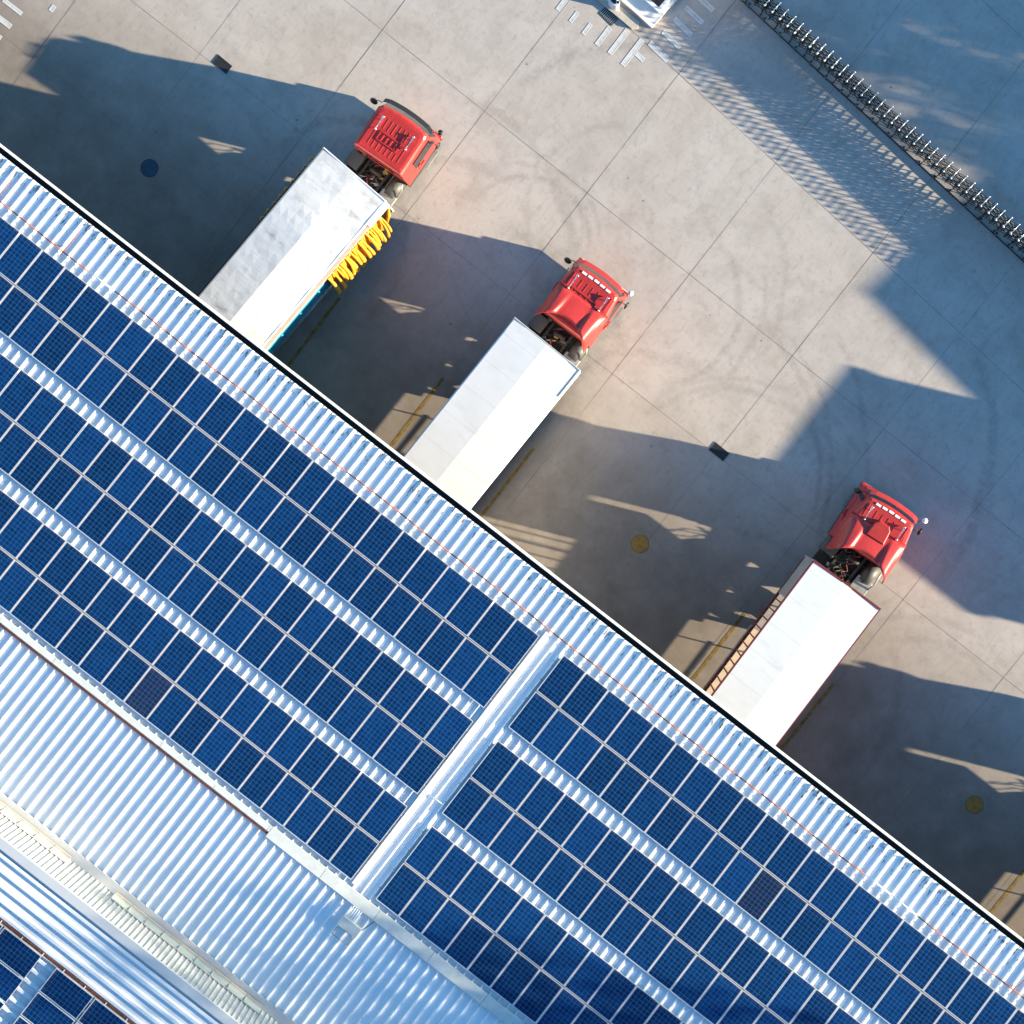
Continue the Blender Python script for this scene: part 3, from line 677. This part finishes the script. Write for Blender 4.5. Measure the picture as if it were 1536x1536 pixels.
        m = MB(); m.box(-h + .08, h - .08, yf - 3.40, yf - .1, 1.40, 1.72); P(m, 'shade_grey_load', M['greytarp'])  # grey colour stands in for shade on the front of the load
        for s in (-1, 1):
            m = MB()
            for y_ in np.arange(yf - L + .1, yf - .6 if s > 0 else yf - 1.9, .42 if s < 0 else 2.2): m.box(s * (h - .035) - .025, s * (h - .035) + .025, y_, y_ + .05, 1.66, 3.8)
            m.box(s * (h - .03) - .03, s * (h - .03) + .03, yf - L, yf - .02, 1.42, 1.66); m.box(s * (h + .01) - .015, s * (h + .01) + .015, yf - L, yf - 3.4, 1.64, 1.70); P(m, 'stake_side', M['darkred'])
    m = MB(); m.box(-h + .04, h - .04, yf - L, yf, 1.30, 1.40); m.box(-.5, -.38, yf - L, yf - 2.4, .90, 1.30); m.box(.38, .5, yf - L, yf - 2.4, .90, 1.30)
    for y_ in np.arange(yf - L + .4, yf - .4, .9): m.box(-h + .06, h - .06, y_, y_ + .06, 1.24, 1.30)
    P(m, 'trailer_bed', M['chassis'])
    m = MB(); m.box(-h, h, yf - L - .05, yf - L, 1.1, 4.0); P(m, 'rear_doors', M['greytarp'])
    for x in (-.8, .8):
        m = MB(); m.box(x - .06, x + .06, yf - 2.75, yf - 2.6, .15, 1.1); m.box(x - .14, x + .14, yf - 2.82, yf - 2.53, .12, .16); m.tube([(x, yf - 2.67, .9), (x, yf - 3.3, 1.1)], .03, 6); P(m, 'landing_leg', M['chassis'])
    for y_ in (yf - L + 1.1, yf - L + 2.4, yf - L + 3.7):
        for x in (-h + .35, h - .35):
            m = MB(); m.wheel(x, y_, .5, .42); P(m, 'trailer_wheel', M['tyre'])
    for s in (-1, 1):
        m = MB(); m.tube([(s * (h - .1), yf - 3.4, .55), (s * (h - .1), yf - L + 4.5, .55)], .03, 6); m.tube([(s * (h - .1), yf - 3.4, .85), (s * (h - .1), yf - L + 4.5, .85)], .03, 6)
        for y_ in (yf - 3.5, yf - L + 4.8): m.tube([(s * (h - .1), y_, .5), (s * (h - .1), y_, 1.15)], .03, 6)
        P(m, 'side_guard', M['steel'])

def cab_red(root, xc, yr, Lc, wf, wr, rot, style):
    """cab with rear at yr and length Lc; wf and wr are roof widths front and rear"""
    c = empty('cab', (xc, yr, 0), rot); c.parent = root
    W = 1.22
    # body shell: rings from sill to roof
    rings = []
    def ring(z, hf, hr, yf_, yb, r=.12, bow=.10):
        P = []
        N = 5
        P.append((-hr, yb)); P.append((-hr * 1.0, (yb + yf_) / 2 - .2)); P.append((-hf, yf_ - r * 1.6)); P.append((-hf + r * .4, yf_ - r * .5)); P.append((-hf + r, yf_))
        for k in range(1, N): t = -1 + 2 * k / N; P.append(((hf - r) * t, yf_ + bow * (1 - t * t)))
        P.append((hf - r, yf_)); P.append((hf - r * .4, yf_ - r * .5)); P.append((hf, yf_ - r * 1.6)); P.append((hr, (yb + yf_) / 2 - .2)); P.append((hr, yb))
        return [(x, y_, z) for x, y_ in P]
    rings = [ring(.45, W, W, Lc + .28, .0), ring(.9, W + .02, W + .02, Lc + .32, .0), ring(1.55, W + .01, W + .01, Lc + .28, .0), ring(1.75, W - .01, W, Lc + .22, 0), ring(2.65, wf / 2 + .05, wr / 2 + .05, Lc - .02, .0), ring(2.9, wf / 2 + .01, wr / 2 + .02, Lc - .06, .02), ring(2.99, wf / 2 - .05, wr / 2 - .05, Lc - .14, .06), ring(3.01, wf / 2 - .16, wr / 2 - .14, Lc - .25, .14)]
    m = MB(); N = len(rings[0]); V = [p for r_ in rings for p in r_]; F = []; mats = []
    for k in range(len(rings) - 1):
        for i in range(N):
            jx = (i + 1) % N; m.face([rings[k][i], rings[k][jx], rings[k + 1][jx], rings[k + 1][i]][::-1], 1 if (k == 3 and 4 <= i <= 9) else (2 if k == 0 else 0))
    m.face(rings[-1][::-1], 0)
    m.obj('body', [M['red'], M['windscreen'], M['black']], c)
    # side windows
    for s in (-1, 1):
        q = MB(); q.box(s * 1.20 - .02 if s > 0 else -1.235, 1.235 if s > 0 else -1.20 + .02, Lc * .45, Lc - .1, 1.85, 2.0)
        x1_, x2_ = s * 1.235, s * (wf / 2 + .085)
        q = MB(); pts = [(x1_, Lc * .34, 1.78), (x1_, Lc + .02, 1.78), (x2_ + s * .012, Lc - .18, 2.58), (x2_ + s * .012, Lc * .34, 2.58)]; q.face(pts if s > 0 else pts[::-1]); q.obj('side_window', M['windscreen'], c)
        q = MB(); q.box(s * 1.24 - .03, s * 1.24 + .03, Lc * .40, Lc * .47, 1.0, 1.8); q.rbox(s * 1.27 - .03, s * 1.27 + .03, Lc * .45, Lc * .58, 1.5, 1.56, .01); q.obj('door', M['red'], c)
        q = MB(); q.box(min(s * 1.22, s * 1.36), max(s * 1.22, s * 1.36), Lc * .5, Lc - .15, .45, .52); q.obj('step', M['steel'], c)
    # sun visor in front of the windscreen
    q = MB(); n = 10; hw = wf / 2 + .02
    for k in range(n):
        t0, t1 = -1 + 2 * k / n, -1 + 2 * (k + 1) / n
        f0 = lambda t: Lc + .10 + .10 * (1 - t * t) - .16 * max(0, abs(t) - .8) * 5 * .3
        p = [(hw * t0, f0(t0) - .02, 2.84), (hw * t1, f0(t1) - .02, 2.84), (hw * t1, f0(t1) + .16, 2.72), (hw * t0, f0(t0) + .16, 2.72)]
        q.face(p); q.face([(a, b_, z - .02) for a, b_, z in p[::-1]])
    q.obj('sun_visor', M['black'] if style == 1 else M['red'], c)
    # roof ribs
    ribs = MB(); 
    def rib(x, y0, y1, z=3.008): ribs.box(x - .022, x + .022, y0, y1, z - .004, z + .013, taper=.008)
    zt_ = 3.008
    if style == 1:
        for k in range(8): rib(-.68 + .195 * k, Lc * .56, Lc * .80)
        for k in range(8):
            if k in (0, 7): rib(-.68 + .195 * k, Lc * .16, Lc * .50)
            else: rib(-.68 + .195 * k, Lc * .14, Lc * .30)
        for k in range(4): rib(-.29 + .195 * k, Lc * .36, Lc * .48, 3.03)
    else:
        for k in range(4): rib(-.46 + .26 * k, Lc * .66, Lc * .82)
        rib(-.86, Lc * .6, Lc * .86); rib(.86, Lc * .6, Lc * .86)
        if style == 2:
            for k in range(4): rib(-.46 + .26 * k, Lc * .48, Lc * .60, 3.02)
    ribs.obj('roof_ribs', M['red'], c)
    if style in (1, 2):
        q = MB(); y0, y1 = (Lc * .32, Lc * .52) if style == 1 else (Lc * .44, Lc * .63); x0, x1 = (-.50, .44) if style == 1 else (-.62, .50)
        for a in ((x0, x1, y0, y0 + .04), (x0, x1, y1 - .04, y1), (x0, x0 + .04, y0 + .04, y1 - .04), (x1 - .04, x1, y0 + .04, y1 - .04)): q.box(*a, 3.0, 3.045)
        q.obj('roof_hatch', M['red'], c)
    else:
        q = MB(); P = [(-.42, Lc * .34), (.42, Lc * .34), (.36, Lc * .62), (.22, Lc * .70), (-.22, Lc * .70), (-.36, Lc * .62)]
        zb, zt2 = 3.0, 3.24
        q.add([(x, y_, zb) for x, y_ in P] + [(x * .93, (y_ - Lc * .5) * .95 + Lc * .5, zt2 - .03) for x, y_ in P] + [(x * .84, (y_ - Lc * .5) * .88 + Lc * .5, zt2) for x, y_ in P],
              [tuple((12 + i) for i in range(6))] + [(a * 6 + i, a * 6 + (i + 1) % 6, (a + 1) * 6 + (i + 1) % 6, (a + 1) * 6 + i) for a in (0, 1) for i in range(6)])
        q.obj('roof_hatch', M['red'], c)
    # air horns
    for s in (-1, 1):
        q = MB(); x = s * (.70 if style == 1 else .72); ya, yb = (Lc * .48, Lc * .78) if style == 1 else (Lc * .56, Lc * .84)
        q.tube([(x, ya, 3.10), (x, yb - .12, 3.11), (x, yb - .03, 3.11), (x, yb, 3.11)], [.022, .026, .05, .062], 10); q.ball((x, ya, 3.10), .05, 0); q.tube([(x, ya + .05, 3.0), (x, ya + .05, 3.10)], .015, 6); q.tube([(x, yb - .15, 3.0), (x, yb - .15, 3.1)], .015, 6)
        q.obj('air_horn', M['chrome'], c)
    # marker strips on the roof front
    if style != 1:
        for k in range(5):
            q = MB(); x = -.56 + .28 * k; q.box(x - .105, x + .105, Lc - .20 + .03 * (1 - abs(k - 2) / 2), Lc - .11 + .03 * (1 - abs(k - 2) / 2), 3.0, 3.028); q.obj('marker_light', M['marker'], c)
        # air deflector with hollow centre and swept wings
        q = MB(); nx, ny = 36, 8; V = []
        for jy in range(ny + 1):
            t = jy / ny
            for ix in range(nx + 1):
                s = -1 + 2 * ix / nx; ax = abs(s); hwid = wr / 2 + .02 + .05 * t
                yb = Lc * .56 - t * (Lc * .56 + (.22 if style == 3 else .02) + .34 * ax ** 2.2 - .30 * (1 - ax ** 2))
                sh = min(1, max(0, (1 - ax) / .26)); sh = sh * sh * (3 - 2 * sh); cen = 1 - .30 * (1 - min(1, max(0, (ax - .40 - .05 * t) / .07)))
                z = 3.005 + (.05 + .50 * t) * sh * cen - (.55 * (ax > .97))
                V.append((s * hwid, yb, z))
        F = [(a * (nx + 1) + b_, a * (nx + 1) + b_ + 1, (a + 1) * (nx + 1) + b_ + 1, (a + 1) * (nx + 1) + b_)[::-1] for a in range(ny) for b_ in range(nx)]
        q.add(V, F, 0, True)
        for ix in range(nx):      # front riser
            a, b_ = V[ix], V[ix + 1]; q.face([(a[0], a[1] + .02, 2.98), (b_[0], b_[1] + .02, 2.98), b_, a])
        dfo = q.obj('air_deflector', M['red'], c)
        sol = dfo.modifiers.new('s', 'SOLIDIFY'); sol.thickness = .02
    else:
        q = MB(); q.box(-wr / 2 + .1, wr / 2 - .1, -.02, .0, 1.3, 2.8); q.obj('rear_wall', M['red'], c)
        q = MB(); q.box(-.55, .75, -.05, -.02, 2.35, 2.62); q.obj('rear_window', M['windscreen'], c)
    # mirrors
    def mirror(x0, y0, x1, y1, z0, z1, sc, mt, nm='mirror'):
        q = MB(); q.tube([(x0, y0, z0), ((x0 + x1) / 2, (y0 + y1) / 2 + .04, z0 + .03), (x1, y1, z1)], .016, 6)
        q.ball((x1, y1, z1), .15, 1, 10, 8, sc); q.obj(nm, [M['black'], mt], c)
    mirror(-wf / 2 - .05, Lc + .02, -wf / 2 - .40, Lc - .10, 2.6, 2.4, (1.1, .75, 1.5), M['black'])
    mirror(wf / 2, Lc + .05, wf / 2 + .28, Lc + .32, 2.75, 2.6, (.75, .75, .4), M['black'] if style == 1 else M['marker'])
    mirror(wf / 2 + .08, Lc - .25, wf / 2 + .42, Lc - .12, 2.4, 2.2, (.35, 1.1, 1.5), M['black'])
    q = MB(); q.rbox(-W, W, Lc + .28, Lc + .42, .35, .85, .05); q.obj('bumper', M['red'], c)
    for s in (-1, 1):
        q = MB(); q.rbox(s * .95 - .16, s * .95 + .16, Lc + .40, Lc + .44, .5, .72, .02); q.obj('headlight', M['marker'], c)
        q = MB(); q.wheel(s * 1.02, Lc * .45, .5, .3); q.obj('front_wheel', M['tyre'], c)
    return c

def chassis(root, yf, ycab, rng):
    m = MB()
    for s in (-1, 1): m.box(s * .45 - .05, s * .45 + .05, yf - 3.1, ycab + 1.5, .78, 1.02)
    for y_ in np.arange(yf - 2.9, ycab + .4, .55): m.box(-.4, .4, y_, y_ + .08, .82, .96)
    m.box(-.5, .5, yf - 1.9, yf - .9, 1.02, 1.10); m.box(-1.15, .58, yf - .2, ycab + .6, .60, .66); m.box(.58, 1.2, yf - .2, ycab + .6, .50, .56)
    m.obj('chassis', M['chassis'], root)
    for y_ in (yf - .75, yf - 2.05):
        for s in (-1, 1):
            m = MB(); m.wheel(s * .95, y_, .5, .55); m.obj('drive_wheel', M['tyre'], root)
    # clutter between cab and trailer
    m = MB(); m.rbox(-1.22, -.62, ycab - .75, ycab - .1, .55, 1.25, .05); m.obj('battery_box', M['canister'], root)
    m = MB(); m.tube([(.95, ycab - .75, .85), (.95, ycab + .05, .85)], .29, 16); m.obj('fuel_tank', M['canister'], root)
    m = MB(); m.rbox(.62, 1.3, yf + .02, ycab - .62, .98, 1.03, .03); m.obj('tread_plate', M['steel'], root)
    for k in range(3):
        m = MB(); pts = []; x0 = rng.uniform(-.3, .3)
        for q in range(14):
            t = q / 13; pts.append((x0 + .10 * math.sin(t * 20 + k), yf + .08 + (ycab - yf - .15) * t, 1.55 - .55 * math.sin(math.pi * t) + .06 * math.cos(t * 20 + k)))
        m.tube(pts, .018, 6); m.obj('air_hose', [M['darkred'] if k == 0 else M['black']], root)
    for k in range(22):
        m = MB(); x, y_ = rng.uniform(-.95, 1.05), rng.uniform(yf + .05, ycab - .05); a = rng.uniform(.05, .12); z = rng.uniform(.80, 1.12)
        m.box(x, x + a * rng.uniform(.8, 2.4), y_, y_ + a, z - .2, z, 0, rng.uniform(0, 3)); m.obj(rng.choice(('valve_box', 'bracket')), M[rng.choice(('chassis', 'chassis', 'steel', 'ochreplastic'))], root)
    m = MB(); m.tube([(-.62, ycab - .05, 1.1), (-.62, ycab - .05, 2.2)], .09, 12); m.tube([(.3, ycab - .3, 1.2), (-.2, ycab - .35, 1.25)], .10, 12); m.obj('air_intake', M['chassis'], root)
    for s in (-1, 1):
        m = MB(); n = 10
        for i in range(n):
            a0, a1 = R(15 + 150 * i / n), R(15 + 150 * (i + 1) / n); yc = yf - .75
            p = [(s * .66, yc + .62 * math.cos(a0), .5 + .53 * math.sin(a0)), (s * 1.25, yc + .62 * math.cos(a0), .5 + .53 * math.sin(a0)), (s * 1.25, yc + .62 * math.cos(a1), .5 + .53 * math.sin(a1)), (s * .66, yc + .62 * math.cos(a1), .5 + .53 * math.sin(a1))]
            m.face(p); 
        m.obj('mudguard', M['black'], root)
    m = MB(); m.tube([(1.27, yf + .3, .9), (1.3, yf + .75, 1.25), (1.2, ycab - .1, 1.5)], .03, 8); m.obj('grab_pipe', M['steel'], root)

TR = [
    dict(x=-12.97, wd=3.10, yf=2.47, rot=R(-3.0), roof='tarp_dirty', st='curtain', cx=.14, cy=3.50, Lc=1.92, wf=2.16, wr=2.16, cr=R(3.4), cs=1,
         label='red truck with dirty white tarpaulin trailer and gathered yellow curtains', pts=True),
    dict(x=-3.33, wd=3.18, yf=1.87, rot=R(-1.1), roof='tarp', st='box', cx=.03, cy=2.86, Lc=2.22, wf=2.02, wr=2.26, cr=R(1.0), cs=2,
         label='red truck with smooth white box trailer and grey roof edge, middle dock'),
    dict(x=11.13, wd=3.12, yf=1.63, rot=R(1.3), roof='tarp_clean', st='stake', cx=-.05, cy=2.97, Lc=2.05, wf=2.06, wr=2.42, cr=R(5.0), cs=3,
         label='red truck with roof hatch and bright white trailer with cream board side'),
    dict(x=27.4, wd=3.12, yf=1.45, rot=R(0), roof='tarp', st='box', cx=-.05, cy=2.85, Lc=2.05, wf=2.06, wr=2.42, cr=R(2.0), cs=3,
         label='red truck parked beyond the right edge, its shadow lying across the right bays'),
]
for k, d in enumerate(TR):
    root = empty('semi_truck', (d['x'], 0, 0)); tag(root, d['label'], 'truck', 'red trucks backed up to the loading docks')
    trailer(root, d['wd'], 12.2, d['yf'], M[d['roof']], d['st'], d['rot'], 0)
    cab_red(root, d['cx'], d['cy'], d['Lc'], d['wf'], d['wr'], d['cr'], d['cs'])
    chassis(root, d['yf'], d['cy'], random.Random(40 + k))

# ------------------------------------------------------------------ folding gate
gs = -0.0885
def gv(u): return 17.56 + gs * (u + 4.5)
gate = empty('folding_gate', (3, gv(3), 0), math.atan(gs)); tag(gate, 'black and silver retractable folding gate standing across the upper right of the yard', 'gate')
GP = .3905; n0 = -26; n1 = 34
def upright(leg):
    up = MB()
    for s in (-1, 1):
        up.tube([(0, s * .21, .08 if leg else .36), (0, s * .21, 1.52)], .019, 6, 0)
        if leg: up.wheel(0, s * .21, .07, .04, 0, 10)
    up.tube([(0, -.225, 1.58), (0, .225, 1.58)], .019, 8, 1); up.ball((0, -.235, 1.58), .048, 1); up.ball((0, .235, 1.58), .042, 1)
    for z in (.40, .80, 1.15): up.tube([(0, -.2, z), (0, .2, z)], .018, 6, 0)
    for yy in (-.1, .07): up.ball((0, yy, 1.20), .034, 1); up.tube([(0, yy, .4), (0, yy, 1.20)], .018, 6, 0)
    return up.obj('upright', [M['gateblack'], M['gatesilver']])
ups = [upright(True), upright(False)]
sc = MB()
for s in (-.20, -.07, .07, .20):
    for za, zb in ((.50, .83), (.83, 1.16)):
        sc.tube([(0, s, za), (GP, s + .012, zb)], .016, 5, 0, False); sc.tube([(0, s + .025, zb), (GP, s + .03, za)], .016, 5, 0, False)
    sc.tube([(0, s, 1.17), (GP, s, 1.17)], .014, 5, 0, False)
    sc.tube([(GP * .3, s, 1.19), (GP * .7, s, 1.19)], .013, 5, 1, False)
for s in (-.21, .2): sc.tube([(0, s, 1.17), (GP, s, 1.47)], .013, 5, 0, False)
for s in (.05,): sc.box(0, GP, s - .02, s + .02, .14, .30)
sco = sc.obj('scissor_bars', [M['gateblack'], M['steel']])
used_g = set()
for i in range(n0, n1):
    kk = 0 if i % 2 == 0 else 1
    if kk in used_g: a = ups[kk].copy(); COL.objects.link(a)
    else: a = ups[kk]; used_g.add(kk)
    if i == n0: b_ = sco
    else: b_ = sco.copy(); COL.objects.link(b_)
    for q in (a, b_): q.parent = gate; q.location = ((i) * GP / math.cos(math.atan(gs)) + .02, 0, 0)
# floor rail
rail = empty('gate_floor_rail', (2, 16.68, 0), math.atan(-.0875)); tag(rail, 'thin black floor rail with small clips along the front of the folding gate', 'rail')
m = MB(); m.tube([(-12, 0, .03), (16, 0, .03)], .024, 6); m.obj('rail_bar', M['gateblack'], rail)
for k in range(33):
    m = MB(); x = -11.6 + .83 * k; m.box(x - .035, x + .035, -.07, .03, .006, .05, 0); m.box(x - .03, x + .03, .06, .14, .006, .04, 1); m.obj('rail_clip', [M['steel'], M['rustdark']], rail)

# ------------------------------------------------------------------ kerb island, booth and post
isl = MB(); P = [(-13, 14.02), (-8.50, 13.86), (-8.34, 14.0), (-8.40, 14.25), (-13, 14.40)]
isl.add([(a, b_, 0) for a, b_ in P] + [(a, b_, .13) for a, b_ in P], [(5, 6, 7, 8, 9)] + [(i, (i + 1) % 5, 5 + (i + 1) % 5, 5 + i) for i in range(5)])
tag(isl.obj('kerb_island', M['kerb']), 'raised grey kerb island at the top edge beside the white booth', 'kerb')
bo = empty('guard_booth', (-9.4, 15.9, 0), -.075); tag(bo, 'white guard booth on a pale plinth at the top edge, dark opening in its roof', 'booth')
m = MB(); m.box(-2.4, 1.62, -1.44, 3.4, 0, .26); m.obj('plinth', M['boothwhite'], bo)
m = MB()
for a in ((-2.0, 1.46, -.86, -.72), (1.32, 1.46, -.72, 3.0), (-2.0, -1.86, -.72, 3.0)): m.box(*a, .26, .46)
m.obj('upstand', M['whiteside'], bo)
m = MB(); m.box(-1.86, 1.32, -.72, 3.0, .26, .30); m.obj('recess_floor', M['chassis'], bo)
m = MB(); m.rbox(-1.5, .4, .1, 2.8, .30, 2.7, .05); m.obj('booth_body', M['boothwhite'], bo)
m = MB(); m.rbox(-1.65, .55, -.05, 2.95, 2.7, 2.85, .06); m.obj('booth_roof', M['white'], bo)
po = empty('oval_post', (-9.62, 14.13, .13)); tag(po, 'short oval post with white rim and round lens standing on the kerb island', 'post')
m = MB(); n = 24
def oval(rx, ry, z): return [(rx * math.cos(2 * math.pi * i / n), ry * math.sin(2 * math.pi * i / n), z) for i in range(n)]
A, B = oval(.24, .14, 0), oval(.24, .14, .75); m.add(A + B, [(i, (i + 1) % n, n + (i + 1) % n, n + i) for i in range(n)]); C_, D_ = oval(.24, .14, .75), oval(.17, .09, .77)
m.add(C_ + D_, [(i, (i + 1) % n, n + (i + 1) % n, n + i) for i in range(n)]); m.obj('rim', M['whiteside'], po)
m = MB(); m.face(oval(.17, .09, .765)); m.obj('top', M['black'], po)
m = MB(); m.disc((.17, .03), .085, .75, .84, 20); m.disc((.17, .03), .055, .84, .86, 20, 1); m.obj('lens', [M['whiteside'], M['windscreen']], po)

# ------------------------------------------------------------------ neighbours and an added box beyond the frame that throw the long shadows
cs, sn = math.cos(R(SUN_AZ)), math.sin(R(SUN_AZ)); KL = 1 / math.tan(R(SUN_EL))
def caster(name, x0, x1, y0, y1, h, rz, label, cat):
    o = empty(name, (x0, y0, 0), rz); m = MB(); m.box(0, x1 - x0, 0, y1 - y0, 0, h - .2); m.obj('wall', M['wall'], o)
    m = MB(); m.box(-.08, x1 - x0 + .08, -.08, y1 - y0 + .08, h - .2, h); m.obj('roof', M['flash'], o)
    m = MB(); n = int((x1 - x0) / 2.4)
    for i in range(n): m.box(1 + i * 2.4, 2.2 + i * 2.4, -.03, -.003, 1.0, 2.2)
    m.obj('windows', M['windscreen'], o); tag(o, label, cat); return o
hA = 4.0; caster('shadow_box', 6.45 + hA * KL * cs, 16.1 + hA * KL * cs, 3.85 + hA * KL * sn, 8.55 + hA * KL * sn, hA, 0.0, 'low grey box added as shadow office in the yard right of the frame', 'caster')  # unseen box added for the broad shadow it casts on the yard
hB = 6.0; caster('workshop', 5.1 + hB * KL * cs, 30 + hB * KL * cs, 11.35 + hB * KL * sn, 19.5 + hB * KL * sn, hB, math.atan(-.125), 'grey workshop building beyond the gate, right of the frame', 'workshop')
# tall thin-crowned trees whose filtered shade crosses the lower right of the warehouse roof
def tall_tree(seed):
    rg = random.Random(seed); t_ = MB(); t_.tube([(0, 0, 0), (.15, .1, 5), (-.1, .2, 10), (.1, 0, 16)], [.34, .27, .18, .05], 10); c_ = MB()
    for k in range(16):
        a = rg.uniform(0, 6.28); z = rg.uniform(8, 15); t_.tube([(0, 0, z), (1.6 * math.cos(a), 1.6 * math.sin(a), z + 1.1), (3.0 * math.cos(a), 3.0 * math.sin(a), z + 2.0)], [.10, .06, .02], 5)
    for k in range(5200):
        a = rg.uniform(0, 6.28); q = rg.random() ** .4; ph = math.acos(rg.uniform(-1, 1)); x, y_, z = 4.0 * q * math.sin(ph) * math.cos(a), 4.0 * q * math.sin(ph) * math.sin(a), 14 + 6.0 * q * math.cos(ph)
        v = Vector((x, y_, z)); d1 = Vector((rg.gauss(0, 1), rg.gauss(0, 1), rg.gauss(0, 1))).normalized() * .17; d2 = d1.orthogonal().normalized() * .12; c_.face([v - d1, v - d2, v + d1, v + d2])
    return t_, c_
a_, b2 = tall_tree(77); ta, tb_ = a_.obj('trunk', M['bark']), b2.obj('crown', M['leaf'])
for i, (x, y_, sc_) in enumerate(((47.5, -2.6, 1.0), (50, -8.5, 1.0), (46, -12.5, .97), (52, -15.5, 1.0), (43, -18, .93))):
    root = empty('tall_tree', (x, y_, 0), i * 1.3); root.scale = (sc_, sc_, sc_ * 1.22)
    for o in (ta, tb_):
        o2 = o if i == 0 else o.copy()
        if i: COL.objects.link(o2)
        o2.parent = root
    tag(root, f'tall thin-crowned tree past the right end of the warehouse, {ORD[i+1]} from the yard', 'tree', 'tall trees past the warehouse')
# trees beyond the gate
def tree_mesh(seed):
    rg = random.Random(seed); t_ = MB(); t_.tube([(0, 0, 0), (.08, .05, 1.6), (.0, .1, 3.2), (.1, 0, 5.0)], [.20, .16, .11, .05], 8)
    for k in range(8):
        a = rg.uniform(0, 6.28); z = rg.uniform(1.8, 4.2); t_.tube([(0, 0, z), (1.1 * math.cos(a), 1.1 * math.sin(a), z + .8), (2.0 * math.cos(a), 2.0 * math.sin(a), z + 1.3)], [.07, .045, .02], 5)
    c_ = MB()
    for k in range(46):
        a = rg.uniform(0, 6.28); ph = math.acos(rg.uniform(-.7, 1)); rr_ = 2.3 * rg.uniform(.35, 1) ** .6; cx, cy, cz = rr_ * math.sin(ph) * math.cos(a), rr_ * math.sin(ph) * math.sin(a), 4.6 + 1.25 * rr_ * math.cos(ph)
        for q in range(85):
            v = Vector((rg.gauss(0, .34), rg.gauss(0, .34), rg.gauss(0, .28))) + Vector((cx, cy, cz)); d1 = Vector((rg.gauss(0, 1), rg.gauss(0, 1), rg.gauss(0, .6))).normalized() * .11; d2 = d1.orthogonal().normalized() * .07
            c_.face([v - d1, v - d2, v + d1, v + d2])
    return t_, c_
trs = []
for s_ in range(3):
    a, b_ = tree_mesh(s_); trs.append((a.obj('trunk', M['bark']), b_.obj('crown', M['leaf'])))
rg = random.Random(21); used = set()
tpos = [(15.5, 30.5), (19, 31.8), (22.5, 30.6), (26, 32), (29.5, 30.8), (33, 32), (37, 33), (41, 34), (45, 35), (49, 35), (17.5, 35.5), (24, 35.5), (31, 36)]
for i, (x, y_) in enumerate(tpos):
    k = i % 3; root = empty('shade_tree', (x, y_, 0), rg.uniform(0, 6)); root.scale = (rg.uniform(.9, 1.15),) * 2 + (rg.uniform(.95, 1.12),)
    for o in trs[k]:
        if k in used: o2 = o.copy(); COL.objects.link(o2)
        else: o2 = o
        o2.parent = root
    used.add(k) ; tag(root, f'leafy green tree beyond the gate, outside the frame, {ORD[i+1]} in the planting', 'tree', 'trees beyond the gate')
